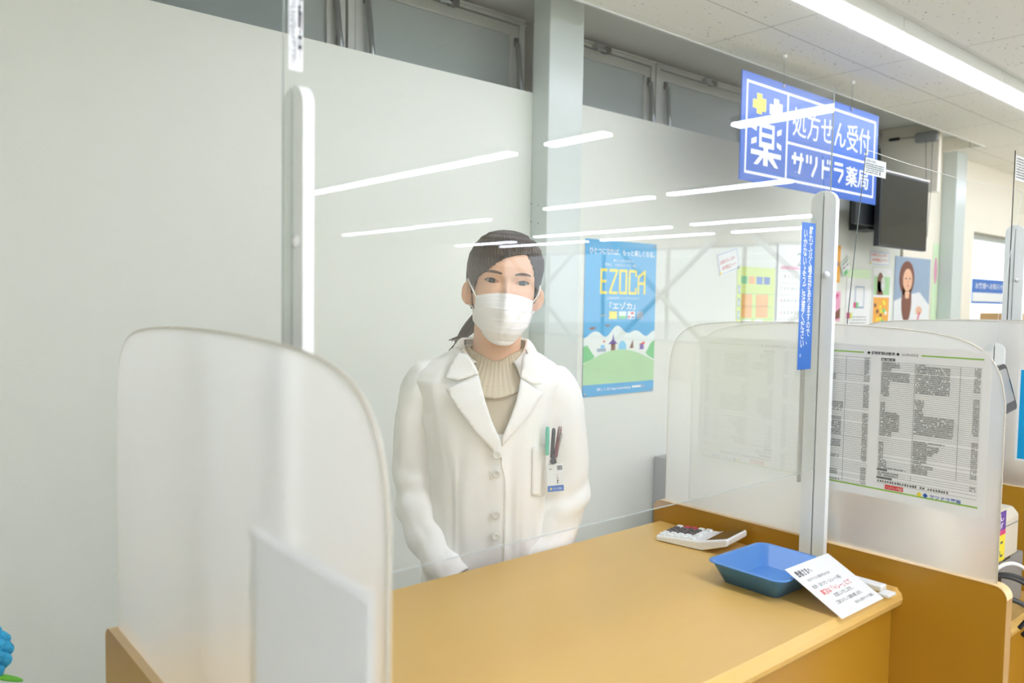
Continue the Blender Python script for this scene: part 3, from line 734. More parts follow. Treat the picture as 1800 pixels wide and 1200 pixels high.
L(.20,.09,[(.2,0,.2,1),(.2,0,1,0),(.2,.5,.85,.5),(.2,1,1,1)]); L(.335,.10,[(0,1,1,1),(1,1,0,0),(0,0,1,0)]); L(.475,.09,[(0,0,0,1),(1,0,1,1),(0,0,1,0),(0,1,1,1)]); L(.61,.09,[(0,0,0,1),(0,0,1,0),(0,1,1,1),(1,0,1,.2),(1,1,1,.8)]); L(.74,.09,[(0,0,0,.75),(1,0,1,1),(0,.75,1,1),(0,.45,1,.45)])
a.text('北海道地域限定エゾクラブポイントカード', pu(.30),pv(.378),pu(.75),pv(.360),'signwhite')
a.text('「エゾカ」', pu(.34),pv(.445),pu(.70),pv(.395),'signwhite',1,.02)
a.text('公式アプリ', pu(.22),pv(.49),pu(.30),pv(.475),'yellow')
for (u0,u1,k) in ((.335,.445,'yellow'),(.47,.575,'mount'),(.595,.70,'signwhite'),(.725,.82,'greyblue')): a.rect(pu(u0),pv(.505),pu(u1),pv(.455),k,1)
a.rect(pu(.47),pv(.505),pu(.575),pv(.485),'bush',2); a.rect(pu(.60),pv(.50),pu(.63),pv(.485),'redink',2); a.rect(pu(.64),pv(.475),pu(.68),pv(.46),'redink',2); a.rect(pu(.65),pv(.50),pu(.69),pv(.49),'blue',2)
# wavy white mountains, green hill, hedge, castle, boat, tent
pts = [(0,1-.60)]
for i in range(41):
    u = i/40; v = .605+.02*math.cos(u*22)-.045*math.exp(-((u-.5)/.12)**2)-.012*math.exp(-((u-.22)/.05)**2)-.01*math.exp(-((u-.8)/.06)**2); pts.append((u,1-v))
pts = [(pu(u),v*H) for u,v in pts[1:]]+[(W,pv(.925)),(0,pv(.925))]
a.poly(pts,'mount',1)
pts = [(pu(i/30), pv(.79-.085*math.sin(PI*i/30))) for i in range(31)]+[(W,pv(.925)),(0,pv(.925))]
a.poly(pts,'hill',3)
a.poly([(0,pv(.68)),(pu(.05),pv(.67)),(pu(.10),pv(.71)),(pu(.15),pv(.745)),(pu(.12),pv(.76)),(0,pv(.785))],'bush',2); a.poly([(W,pv(.65)),(pu(.94),pv(.67)),(pu(.90),pv(.71)),(pu(.87),pv(.735)),(pu(.92),pv(.76)),(W,pv(.78))],'bush',2)
a.rect(pu(.37),pv(.71),pu(.43),pv(.665),'brown',2); a.poly([(pu(.33),pv(.668)),(pu(.46),pv(.668)),(pu(.41),pv(.64)),(pu(.40),pv(.60)),(pu(.385),pv(.64))],'purple',2)
a.rect(pu(.18),pv(.715),pu(.30),pv(.695),'greyblue',2); a.rect(pu(.23),pv(.695),pu(.28),pv(.672),'cyan',2); a.rect(pu(.26),pv(.655),pu(.29),pv(.645),'redink',2)
a.ell(pu(.53),pv(.69),pu(.055),.032,'cyan',2); a.poly([(pu(.63),pv(.70)),(pu(.69),pv(.70)),(pu(.68),pv(.64))],'brown',2); a.poly([(pu(.76),pv(.675)),(pu(.86),pv(.675)),(pu(.85),pv(.655)),(pu(.80),pv(.668))],'redink',2); a.rect(pu(.78),pv(.71),pu(.84),pv(.675),'purple',2)
a.poly([(pu(.06),pv(.565)),(pu(.12),pv(.555)),(pu(.17),pv(.56)),(pu(.11),pv(.575))],'brown',2); a.poly([(pu(.27),pv(.54)),(pu(.33),pv(.545)),(pu(.37),pv(.54)),(pu(.32),pv(.558))],'brown',2)
a.rect(0,0,W,pv(.925),'postblue',4); a.text('詳しくは http://ezoclub.jp', pu(.19),pv(.972),pu(.66),pv(.948),'signwhite',5,.01); a.rect(pu(.68),pv(.965),pu(.81),pv(.952),'signwhite',5); a.rect(pu(.82),pv(.965),pu(.86),pv(.952),'greyblue',5)
a.build('sheet', po)
for u,v in ((.03,.02),(.97,.02),(.03,.985),(.97,.985)):
    MB().tube([(2.741+pu(u),2.6935,1.003+pv(v)),(2.741+pu(u),2.6962,1.003+pv(v))],.006,'clear',10).build('tack', po)

def flat(name, label, cat, x, z, w_, h_, base, fn, rot=0, group=None, y=2.697):
    T = thing(name, label, cat, (x+w_/2,y,z), 0, group)
    c,d = math.cos(rot), math.sin(rot)
    a = Art((x,y,z), X1*c+Z1*d, Z1*c-X1*d, -Y1, .0005); a.base(w_,h_,base,.0008); fn(a, w_, h_); a.build('sheet', T); return T
def f_note(a,w_,h_):
    a.frame(.005,.005,w_-.005,h_-.005,.003,'noticeblue'); a.text('お得なカレンダー', .02,.06,w_-.03,.085,'redink',1,.01); a.text('100円商品コーナー', .03,.025,w_-.02,.05,'redink',1,.01); a.ell(.014,.014,.010,.010,'yellow',3)
flat('wall_note','small white note with red writing tilted above the green chart','notice',3.83,1.62,.20,.125,'paper',f_note,.27)
def f_chart(a,w_,h_):
    cols=('bush','orange','noticeblue','blue')
    for i,k in enumerate(cols): a.rect(.04+i*.08,h_-.10,.105+i*.08,h_-.055,k,1)
    for i in range(6):
        z = h_-.16-i*.075; a.rect(.012,z,.035,z+.05,'greyblue',1); a.rect(.04,z,w_-.01,z+.0025,'bush',1)
    a.rect(.05,h_-.30,.16,h_-.16,'orange',1); a.rect(.20,h_-.30,.33,h_-.16,'orange',1); a.rect(.06,h_-.36,.15,h_-.31,'paper',2); a.rect(.19,h_-.36,.28,h_-.31,'paper',2)
    a.text('火', .015,h_-.15,.035,h_-.12,'signwhite',2); a.text('水', .015,h_-.225,.035,h_-.2,'signwhite',2); a.text('木', .015,h_-.30,.035,h_-.27,'signwhite',2)
flat('pocket_chart','lime green weekly pocket chart pinned on the back wall','chart',4.0,1.02,.40,.665,'lime',f_chart)
def f_cal(a,w_,h_):
    a.text('2', w_-.12,h_-.13,w_-.055,h_-.045,'ink',1); a.rect(.03,h_-.155,w_-.02,h_-.135,'pink',1)
    n = 1
    for r_ in range(6):
        for c in range(7):
            if r_==0 and c==0: continue
            if n>31: break
            x = .03+c*(w_-.05)/7; z = h_-.19-r_*.075
            a.text(str(n), x+.006,z-.018,x+(.016 if n<10 else .026),z,'redink' if c==0 else 'ink',1); n += 1
        a.rect(.03,h_-.165-r_*.075-.001,w_-.02,h_-.165-r_*.075,'ink',1)
flat('wall_calendar','white wall calendar with pink header between green chart and blue strip','calendar',4.42,1.22,.34,.62,'paper',f_cal,.0,None,2.69)
def f_or(a,w_,h_):
    a.rect(.03,h_*.45,w_-.03,h_*.55,'noticeblue',1); a.poly([(w_*.4,h_*.4),(w_*.6,h_*.4),(w_*.8,h_*.1),(w_*.55,h_*.05)],'yellow',1)
    for i in range(3): a.rect(.04,h_*(.68+.1*i),w_*.6,h_*(.70+.1*i),'signwhite',1)
flat('orange_flyer','orange flyer on the back wall just right of the post','flyer',5.03,1.62,.17,.25,'orange',f_or)
def f_pk(a,w_,h_):
    a.poly([(0,0),(w_*.9,h_*.9),(w_*.2,h_)],'magenta',1); a.poly([(0,0),(w_*.35,0),(w_*.2,h_*.25)],'yellow',2); a.poly([(w_*.3,0),(w_,h_*.1),(w_,h_*.45),(w_*.5,h_*.2)],'brown',1)
flat('pink_flyer','pink flyer fanned out on the back wall below the orange flyer','flyer',5.0,1.36,.22,.20,'pink',f_pk)
def f_green(a,w_,h_):
    a.rect(0,h_*.85,w_,h_,'ltgreen',1); a.rect(w_*.35,h_*.35,w_*.75,h_*.72,'greyblue',1); a.rect(w_*.38,h_*.38,w_*.72,h_*.70,'paper',2); a.rect(w_*.4,h_*.36,w_*.5,h_*.45,'bush',3); a.rect(w_*.3,h_*.36,w_*.4,h_*.45,'magenta',3); a.rect(.01,h_*.18,.06,h_*.28,'magenta',1); a.rect(.06,h_*.18,.09,h_*.28,'lime',1)
    for i in range(4): a.micro(.05,h_*(.05+.05*i),w_*.9,.006,'ink')
flat('green_sheet','pale green and white information sheet on the back wall','notice',5.30,1.30,.34,.42,'paper',f_green)
def f_tag(a,w_,h_):
    a.frame(.004,.004,w_-.004,h_-.004,.004,'bush'); a.micro(.02,.05,w_-.02,.012,'ink'); a.micro(.02,.075,w_-.02,.012,'ink'); a.rect(.02,0,.07,.03,'bush',2)
flat('wall_tag','small white tag with green edge hung askew beside the orange flyer','tag',5.23,1.655,.13,.10,'paper',f_tag,.5,None,2.69)
def f_col(a,w_,h_):
    a.rect(.015,h_*.56,w_-.03,h_-.06,'hill',1); a.rect(.015,.02,w_-.03,h_*.52,'orange',1)
    a.ell(w_*.38,h_*.76,w_*.17,h_*.17,'brown',2); a.ell(w_*.53,h_*.74,w_*.11,h_*.12,'paper',3); a.poly([(w_*.2,h_*.56),(w_*.55,h_*.56),(w_*.5,h_*.75),(w_*.25,h_*.8)],'brown',2)
    rr = random.Random(3)
    for i in range(16): a.ell(w_*rr.uniform(.12,.8),h_*rr.uniform(.06,.48),w_*.07,h_*.035,rr.choice(('lime','bush','brown','yellow','paper')),2+i%3,10)
flat('photo_flyer','white flyer with two small photographs left of the portrait poster','flyer',5.68,1.30,.29,.44,'paper',f_col)
def f_port(a,w_,h_):
    a.rect(0,0,w_,h_,'greyblue',1); a.poly([(0,0),(w_,0),(w_,h_*.38),(w_*.7,h_*.55),(w_*.3,h_*.5),(0,h_*.42)],'paper',2)
    a.ell(w_*.33,h_*.72,w_*.21,h_*.23,'brown',3); a.ell(w_*.34,h_*.42,w_*.14,h_*.28,'brown',3); a.ell(w_*.35,h_*.70,w_*.13,h_*.15,'skin',4)
    a.poly([(w_*.28,h_*.55),(w_*.42,h_*.55),(w_*.40,h_*.46),(w_*.30,h_*.46)],'skin',4)
    a.ell(w_*.30,h_*.72,w_*.022,h_*.009,'lash',5); a.ell(w_*.41,h_*.72,w_*.022,h_*.009,'lash',5); a.ell(w_*.36,h_*.625,w_*.03,h_*.010,'lip',5); a.poly([(w_*.345,h_*.70),(w_*.365,h_*.70),(w_*.375,h_*.66),(w_*.34,h_*.66)],'lid',5)
    a.ell(w_*.70,h_*.30,w_*.09,h_*.06,'skin',3); a.poly([(w_*.62,h_*.1),(w_*.66,h_*.1),(w_*.74,h_*.28),(w_*.70,h_*.28)],'magenta',4)
    a.text('東宝', w_*.12,h_*.02,w_*.5,h_*.16,'ink',5)
flat('portrait_poster','poster of a long-haired woman in white, right of the wall screen','poster',6.02,1.26,.62,.58,'greyblue',f_port)
def f_pale(a,w_,h_):
    for i in range(9): a.micro(.03,.05+i*.05,w_-.03,.012,'greyblue')
flat('pale_notice','pale printed notice behind the wall screen above the photo flyer','notice',5.62,1.76,.30,.10,'paper',f_note)
flat('column_notice','tall pale green notice right of the portrait poster','notice',6.68,1.25,.11,.72,'ltgreen',lambda a,w_,h_: a.ell(w_*.5,h_*.7,w_*.3,h_*.15,'pink',1))
# posters hung in the far shop window
def f_bl(a,w_,h_):
    a.rect(.02,.02,w_-.02,h_*.45,'signwhite',1); a.text('お客様へお知らせ', .08,h_*.60,w_-.1,h_*.85,'signwhite',1,.01)
flat('window_banner','wide blue banner with white writing in the far shop window','banner',7.60,1.50,.85,.22,'noticeblue',f_bl,0,None,2.733)
flat('window_banner','small blue banner with red strokes at the right of the far window','banner',8.56,1.50,.15,.24,'noticeblue',lambda a,w_,h_:(a.poly([(.02,.0),(.05,.0),(.11,.2),(.08,.2)],'redink',1),a.poly([(.11,.0),(.08,.0),(.03,.2),(.06,.2)],'redink',1)),0,None,2.733)
cb = thing('cardboard_box','brown cardboard box on the far window sill','box',(7.9,2.55,1.10))
MB().box((7.6,2.40,1.1005),(8.35,2.66,1.42),'cardboard').build('carton', cb, bevel=.004); MB().box((7.6-.001,2.51,1.419),(8.351,2.55,1.4215),'lampbody').build('tape', cb)
sh = thing('low_cabinet','white low cabinet below the far shop window','cabinet',(8.2,2.45,0))
MB().box((7.3,2.2,0.0),(9.2,2.695,1.1),'ivory').build('body', sh, bevel=.004)
for i in range(4): 
    d = MB().box((7.32+i*.47,2.185,.04),(7.77+i*.47,2.199,1.06),'ivory').build('door', sh, bevel=.003); MB().box((7.70+i*.47,2.170,.5),(7.715+i*.47,2.184,.62),'steel').build('handle', d)
# wall screen on a bracket
tv = thing('wall_screen','black flat screen hung on the back wall behind the film screen','screen',(5.5,2.35,1.84))
MB().box((5.22,2.45,1.86),(5.95,2.49,2.355),'dark').build('casing', tv, bevel=.006)
MB().box((5.235,2.4485,1.875),(5.935,2.4505,2.34),'tvglass').build('display', tv)
MB().box((5.215,2.447,2.350),(5.955,2.492,2.360),'clear').build('frame_edge', tv)  # bright strip stands in for the highlight along the screen's top edge
MB().box((5.45,2.49,1.95),(5.75,2.53,2.25),'dark').box((5.05,2.53,2.0),(5.65,2.56,2.2),'dark').box((5.30,2.56,1.98),(5.52,2.699,2.22),'dark').build('bracket', tv, bevel=.003)
# roller blind on the stub wall
rb = thing('roller_blind','grey roller blind box with cords on the short wall stub','blind',(6.08,2.52,2.60))
MB().prism(rrect(2.352,2.612,2.50,2.682,.016,5), 5.80, 5.849, 0, 'grey_pl').build('box', rb, bevel=.004)
MB().prism(rrect(2.368,2.622,2.425,2.675,.02,6), 5.785, 5.80, 0, 'grey_pl').build('winder', rb); 
MB().tube([(5.79,2.42,2.62),(5.79,2.405,2.3),(5.79,2.395,1.95)],.002,'ink',6).tube([(5.79,2.375,2.62),(5.79,2.372,2.3),(5.79,2.385,1.95)],.002,'ink',6).build('pull_cord', rb)
MB().tube([(5.83,2.50,2.66),(5.83,2.68,2.665)],.002,'ink',6).box((5.82,2.62,2.655),(5.84,2.69,2.672),'dark').build('link_rod', rb)
for _o in [o for o in bpy.data.objects if o.parent == rb]:
    for _v in _o.data.vertices: _v.co = Vector(((_v.co.x+6.08-.0)*1.0+.25-6.08, (_v.co.y+2.52)*1.0427-2.52, 1.47+(_v.co.z+2.60-1.47)*1.0427-2.60))
# grey filing cabinet by the wall, just showing past the frosted panel
fc = thing('filing_cabinet','grey metal filing cabinet low behind the right frosted panel','cabinet',(3.52,2.49,0))
MB().box((3.285,2.31,0),(3.75,2.69,.655),'grey_pl').build('body', fc, bevel=.003)
for i in range(3):
    d = MB().box((3.295,2.295,.03+i*.205),(3.74,2.309,.225+i*.205),'lampbody').build('drawer', fc, bevel=.003)
    MB().box((3.40,2.285,.16+i*.205),(3.46,2.294,.175+i*.205),'signwhite').build('label_holder', d)
# blue knitted flowers at the left edge, on a low stool
st = thing('plant_stool','low white stool holding the blue knitted flowers','stool',(.14,1.72,0))
MB().prism(rrect(.0,1.58,.28,1.86,.03,4),.50,.53,2,'white_pl').build('seat', st)
for sx in (.03,.25):
    for sy in (1.61,1.83): MB().tube([(sx,sy,0),(sx,sy,.50)],.012,'white_pl',10).build('leg', st)
fl = thing('knitted_flowers','pot of blue knitted flowers with green leaves at lower left edge','flowers',(.14,1.72,.5302))
MB().lathe([(.0,0),(.045,0),(.058,.09),(.062,.10),(.056,.10),(.05,.02),(0,.02)],(.14,1.72,.5303),'pot').build('pot', fl)
rr = random.Random(5)
for i,(dx,dy,hz,rad) in enumerate(((.045,-.01,.275,.052),(-.03,.03,.30,.05),(-.03,-.04,.25,.048))):
    MB().tube([(.14+dx*.2,1.72+dy*.2,.56),(.14+dx*.8,1.72+dy,.53+hz-.03)],.004,'leaf',8).build('stem', fl)
    b = MB(); c0 = Vector((.14+dx,1.72+dy,.53+hz))
    for k in range(70):
        z = 1-2*(k+.5)/70; r_ = math.sqrt(1-z*z); t = k*2.399963
        b.ball(c0+Vector((r_*math.cos(t),r_*math.sin(t),z))*rad*.85,(.012,.012,.012),'flower',8,6)
    b.ball(c0,(rad*.85,)*3,'flower',12,8); b.build('blossom', fl)
for i,(dx,dy,dz,an) in enumerate(((.085,-.02,.245,.3),(.0,-.07,.21,-1.4),(-.08,.0,.24,2.8),(.03,.07,.22,1.5))):
    mt = Matrix.Rotation(an,3,'Z') @ Matrix.Rotation(.5,3,'Y')
    MB().ball((.14+dx,1.72+dy,.53+dz-.02),(.035,.018,.005),'leaf',12,8,mt).build('leaf', fl)
#@@PERSON@@
# =================================================================== THE PERSON
PX, PY = 1.1295, 1.400
TH = -math.atan2(PX, PY)
per = thing('person','person in white lab coat, beige turtleneck and white face mask behind the counter','person',(PX,PY,-.025),TH); per.scale = (1.018,)*3
# local frame: x to the viewer's right, -y towards the viewer, z up
def interp(tb, t):
    if t <= tb[0][0]: return tb[0][1:]
    for a, b in zip(tb, tb[1:]):
        if t <= b[0]:
            k = (t-a[0])/(b[0]-a[0]); k = k*k*(3-2*k)*.5+k*.5
            return tuple(p+(q-p)*k for p,q in zip(a[1:], b[1:]))
    return tb[-1][1:]
def sm(t): t = max(0,min(1,t)); return t*t*(3-2*t)
# ---- head, own frame: origin at chin level centre, facing -y
HT = [ # z, half width, front y, back y
 (-.012,.012,-.052,-.028),(-.006,.026,-.066,-.010),(.004,.035,-.077,.010),(.018,.045,-.083,.030),(.035,.0535,-.084,.050),(.055,.0600,-.083,.066),(.075,.0645,-.082,.080),(.095,.0680,-.0815,.090),(.115,.0700,-.081,.097),
 (.135,.0715,-.085,.100),(.155,.0715,-.086,.099),(.175,.0690,-.080,.093),(.195,.0610,-.067,.080),(.210,.0480,-.048,.060),(.220,.0320,-.028,.040),(.2255,.0140,-.008,.020),(.227,.001,.006,.008)]
EYEZ, EYEX = .1235, .0322
def head_pt(ph, z, off=0):
    """ph 0 = straight ahead, + to viewer's right"""
    w_, yf, yb = interp(HT, z); cy = yf*.28+yb*.30 if z<.2 else (yf+yb)/2
    s, c = math.sin(ph), math.cos(ph)
    n = 2.25
    d = abs(s)**(2/n)*(1 if s>0 else -1); e = abs(c)**(2/n)*(1 if c>0 else -1)
    x = (w_+off)*d; y = cy-(cy-yf+off)*e if c>0 else cy-(yb-cy+off)*e
    return Vector((x,y,z))
def face_pt(ph, z):
    p = head_pt(ph, z); x = p.x
    if p.y > -.02: return p
    g = lambda cx,cz,rx,rz: math.exp(-((x-cx)/rx)**2-((z-cz)/rz)**2)
    d = 0
    d += .016*g(0,.070,.011,.016)+.010*g(0,.088,.007,.022)+.006*g(0,.104,.006,.016)     # nose
    d += .005*(g(.012,.065,.007,.007)+g(-.012,.065,.007,.007))
    d += .006*g(0,.040,.020,.008)-.003*g(0,.040,.02,.002)                              # lips
    d += .005*g(0,.010,.016,.012)
    d += .004*(g(.040,.080,.018,.018)+g(-.040,.080,.018,.018))                          # cheeks
    d += .003*(g(.030,.137,.020,.007)+g(-.030,.137,.020,.007))                          # brow ridge
    for sx in (-1,1):
        d -= .0085*g(sx*EYEX,EYEZ+.001,.019,.012)+.004*g(sx*.014,EYEZ,.007,.010)
        # lids: follow the ball outside the almond opening
        u = (x-sx*EYEX)/.0150; 
        if abs(u) < 1.25:
            hu = .0062*max(0,1-abs(u)**2.2); hl = .0042*max(0,1-abs(u)**2.0); dz = z-EYEZ
            tilt = .0012*u*sx; dz -= tilt
            if abs(u)<1 and -hl < dz < hu: d -= .0065
            else:
                rr_ = math.hypot((x-sx*EYEX)/.017, dz/.011)
                d += .0030*sm(1.35-rr_)
                if dz>0: d -= .0012*math.exp(-((dz-.0085)/.0016)**2)*max(0,1-u*u*.6)   # lid fold
                else: d += .0010*math.exp(-((dz+.0065)/.002)**2)*max(0,1-u*u*.6)
    return Vector((x,p.y-d,z))
CH = Vector((.0155,-.012,1.384)); HR = Matrix.Rotation(math.radians(4.6),4,'Y') @ Matrix.Rotation(math.radians(4.0),4,'Z') @ Matrix.Rotation(math.radians(1.5),4,'X')
HM = Matrix.Translation(CH) @ HR
def hx(p): return HM @ Vector(p)
body = MB()
def phis(nf, nb):
    a = [ -PI*.5+PI*i/nf for i in range(nf+1)]; b = [PI*.5+PI*i/nb for i in range(1,nb)]
    return a+b
ph = phis(230, 50)
zs = [-.012+.239*i/250 for i in range(251)]
body.grid([[hx(face_pt(p,z)) for p in ph] for z in zs],'skin',closed=True)
# neck
nk = []
for i in range(22):
    t = i/21; z = 1.27+.155*t; r_ = .053+.010*(1-t)**2.5
    cx, cy = .006+.008*t, .030-.014*t
    nk.append([(cx+r_*math.cos(2*PI*j/48), cy+r_*1.05*math.sin(2*PI*j/48), z) for j in range(48)])
body.grid(nk,'skin',closed=True)
# ears
for sx in (-1,1):
    rows = []
    for i in range(17):
        t = i/16; a = -1.2+ t*5.0
    ear = []
    for i in range(13):
        u = i/12
        ring = []
        for j in range(22):
            a = 2*PI*j/22; rx, rz = .0140*(1-.25*(math.sin(a)<0)*abs(math.sin(a))), .0275
            k = 1-u if u<.55 else 1-u
            rad = math.sin((1-u)*PI/2+.0001) if u>0 else 1
            prof = .010*math.sin(u*PI*1.15)*(1 if u<.8 else .6)
            ring.append(hx((sx*(.0715+.006+prof+.004*math.cos(a)), .012-rx*math.cos(a)*(1-u)*1.0, .093+rz*math.sin(a)*(1-u))))
        ear.append(ring)
    body.grid(ear,'skin',closed=True)
    body.grid([[ (Vector(p)+ (HR@Vector((-sx*.012,0,0)))) for p in ear[0]], ear[0]],'skin',closed=True)
# arms and hands (hands folded low in front)
SH = {-1:[(-.130,.005,1.27),(-.160,.014,1.17),(-.163,.022,1.055),(-.125,-.035,.94),(-.075,-.073,.870)],
       1:[(.125,.005,1.265),(.158,.014,1.17),(.170,.024,1.055),(.138,-.012,.94),(.097,-.044,.870)]}
def spline(pts, n):
    P = [Vector(p) for p in pts]; out = []
    P = [P[0]*2-P[1]]+P+[P[-1]*2-P[-2]]
    for i in range(1,len(P)-2):
        for k in range(n):
            t = k/n; a,b,c,d = P[i-1:i+3]
            out.append(.5*((2*b)+(c-a)*t+(2*a-5*b+4*c-d)*t*t+(3*b-a-3*c+d)*t**3))
    out.append(P[-2]); return out
for s in (-1,1):
    sp = spline(SH[s], 8); n_ = len(sp)
    body.tube(sp, [.042-.017*i/(n_-1) for i in range(n_)], 'skin', 16)
    wr_ = sp[-1]; dirv = (sp[-1]-sp[-3]).normalized()
    pc = wr_+dirv*.055; side = Vector((0,0,1)).cross(dirv).normalized()*(-s); nrm = dirv.cross(side).normalized()
    nrm = nrm if nrm.y<0 else -nrm; side = dirv.cross(nrm).normalized(); side = side if side.z<0 else -side
    ring = []
    for i,(t,wd,th) in enumerate(((-.2,.024,.019),(.0,.028,.017),(.03,.036,.015),(.06,.040,.014),(.085,.038,.012),(.092,.030,.008))):
        c = wr_+dirv*t if t>0 else wr_-dirv*.01
        ring.append([c+side*(wd*math.cos(2*PI*j/20))+nrm*(th*math.sin(2*PI*j/20)) for j in range(20)])
    body.grid(ring,'skin',closed=True); 
    for q,(o_,ln) in enumerate(((-.029,.058),(-.010,.070),(.009,.074),(.028,.066))):
        b0 = wr_+dirv*.080+side*(-o_)
        c1 = dirv; pts = [b0]; 
        for seg,(l_,an) in enumerate(((ln*.42,.35),(ln*.32,.55),(ln*.26,.4))):
            c1 = (Matrix.Rotation(an*(1 if s>0 else 1),3,side if (Matrix.Rotation(.1,3,side)@dirv-dirv).dot(-nrm)>0 else -side) @ c1); pts.append(pts[-1]+c1*l_)
        pts = spline(pts,4); nn = len(pts); body.tube(pts,[.0088-.0024*i/(nn-1) for i in range(nn)],'skin',10)
        body.ball(pts[-1],(.0064,)*3,'skin',10,8)
    tb = [wr_+dirv*.02-side*.020, wr_+dirv*.045-side*.042, wr_+dirv*.072-side*.050, wr_+dirv*.092-side*.046]
    tb = spline(tb,4); body.tube(tb,[.0125-.004*i/(len(tb)-1) for i in range(len(tb))],'skin',10); body.ball(tb[-1],(.0085,)*3,'skin',10,8)
# trunk under the clothes, and legs
TT = [ # z, half width, front depth, back depth, cx
 (.50,.150,.100,.135,-.006),(.62,.148,.098,.135,-.006),(.80,.140,.098,.125,-.006),(.90,.134,.104,.115,-.006),(1.00,.129,.110,.105,-.006),(1.10,.132,.115,.105,-.005),(1.18,.142,.119,.108,-.005),(1.25,.156,.115,.108,-.005),(1.285,.168,.106,.104,-.005),(1.305,.162,.095,.097,-.003),(1.325,.140,.086,.088,0),(1.342,.112,.079,.082,.003),(1.356,.088,.074,.076,.005),(1.366,.072,.068,.072,.006)]
TCY = .022
def trunk(a, z, off=0):
    w_, df, db, cx = interp(TT, z); n = 2.5
    s, c = math.sin(a), math.cos(a)
    dx = abs(s)**(2/n)*(1 if s>0 else -1); dy = abs(c)**(2/n)*(1 if c>0 else -1)
    return Vector((cx+(w_+off)*dx, TCY-((df if c>0 else db)+off)*dy, z))
def front(x, z, off=0):
    w_, df, db, cx = interp(TT, z); n = 2.5
    u = min(.985, abs(x-cx)/(w_+off)); return Vector((x, TCY-(df+off)*(1-u**n)**(1/n), z))
core = [[trunk(2*PI*j/48, .52+.74*i/30, -.022) for j in range(48)] for i in range(31)]
body.grid(core,'skin',closed=True)
for s in (-1,1):
    body.tube([(s*.085,.03,.62),(s*.085,.03,.5),(s*.08,.02,.30),(s*.08,.05,.10)],[.075,.070,.046,.034],'skin',20)
body.build('body', per, world=False)
tr_ = MB()
for s in (-1,1):
    tr_.tube([(s*.066,.035,.86),(s*.075,.03,.70),(s*.086,.03,.50),(s*.082,.03,.28),(s*.082,.05,.09)],[.068,.072,.070,.062,.055],'trousers',24)
tr_.build('trousers', per, world=False)
for s in (-1,1):
    sh_ = MB(); rows = []
    for i,(y,w_,h_) in enumerate(((.085,.02,.03),(.075,.034,.06),(.03,.038,.075),(-.03,.042,.06),(-.09,.046,.042),(-.135,.036,.034),(-.155,.012,.02))):
        rows.append([(s*.085+w_*math.cos(2*PI*j/18), y+.05, .0248+h_*.5+h_*.5*math.sin(2*PI*j/18)) for j in range(18)])
    sh_.grid(rows,'white_pl',closed=True); sh_.build('shoe', per, world=False)

# ---- eyes, brows
for sx in (-1,1):
    c = Vector((sx*EYEX, -.0625, EYEZ)); e = MB(); R_ = .0128
    fc_ = head_pt(math.asin(min(1,EYEX/.07)), EYEZ); c.y = fc_.y+.0085+.0108
    e.ball(hx(c),(R_,)*3,'eyewhite',24,16)
    gz = Vector((.0015,-1,.00)).normalized()
    def disc(r0, k, lift, m=24):
        o = c+gz*(math.sqrt(R_*R_-r0*r0)+lift); vs = [hx(c+gz*(R_+lift))]+[hx(o+Vector((math.cos(2*PI*i/m)*r0,0,math.sin(2*PI*i/m)*r0))) for i in range(m)]
        e.add(vs,[(0,1+i,1+(i+1)%m) for i in range(m)],k,True)
    disc(.0070,'iris',.0009); disc(.0028,'black',.0013)
    e.build('eye', per, world=False)
    # lash lines along the lids
    l = MB(); pts = []; pl_ = []
    for i in range(15):
        u = -1.03+2.06*i/14; x = sx*EYEX+u*.0150; hu = .0062*max(0,1-abs(u)**2.2); z = EYEZ+hu+.0012*u*sx
        y = c.y-math.sqrt(max(0,(R_+.0016)**2-(x-c.x)**2*.7-(z-c.z)**2)); pts.append(hx((x,y-.0004,z)))
        hl = .0042*max(0,1-abs(u)**2.0); z = EYEZ-hl+.0012*u*sx; y = c.y-math.sqrt(max(0,(R_+.0014)**2-(x-c.x)**2*.7-(z-c.z)**2)); pl_.append(hx((x,y-.0002,z)))
    l.tube(pts,[.0006+.0013*math.sin(PI*min(1,(i+.6)/14)) for i in range(15)],'lash',6); l.tube(pl_,.00045,'lash',6)
    l.build('eyelashes', per, world=False)
    b = MB(); up, dn = [], []
    for i in range(21):
        u = i/20; x = sx*(.0135+.036*u); z = EYEZ+.0165+.0050*math.sin(u*PI*.75)-.003*u
        th = .0031*(1-.1*u)*math.sqrt(max(0,math.sin(PI*min(1,u*.92+.06))))
        for zz,lst in ((z+th,up),(z-th,dn)):
            lo, hi = 0, PI/2
            for _ in range(24):
                mid = (lo+hi)/2
                if face_pt(sx*mid, zz).x*sx < abs(x): lo = mid
                else: hi = mid
            p = face_pt(sx*lo, zz); lst.append(hx((p.x,p.y-.0009,p.z)))
    b.grid([dn,up],'brow'); b.build('eyebrow', per, world=False, solid=.0008)

# ---- hair
def inpoly(x, y, P):
    r = False; j = len(P)-1
    for i in range(len(P)):
        if (P[i][1]>y)!=(P[j][1]>y) and x < (P[j][0]-P[i][0])*(y-P[i][1])/(P[j][1]-P[i][1])+P[i][0]: r = not r
        j = i
    return r
def dpoly(x, y, P):
    m = 9
    for i in range(len(P)):
        a, b = Vector(P[i]), Vector(P[(i+1)%len(P)]); ab = b-a; t = max(0,min(1,(Vector((x,y))-a).dot(ab)/ab.length_squared)); m = min(m,(Vector((x,y))-a-ab*t).length)
    return m
OPEN = [(-.0640,-.05),(-.0660,.085),(-.0640,.108),(-.0600,.128),(-.046,.143),(-.026,.163),(-.008,.1745),(.010,.1815),(.026,.1845),(.036,.1835),(.0455,.172),(.0545,.152),(.0605,.130),(.0640,.104),(.0655,.080),(.0655,-.05)]
hr = MB(); rows = []; drop = {}
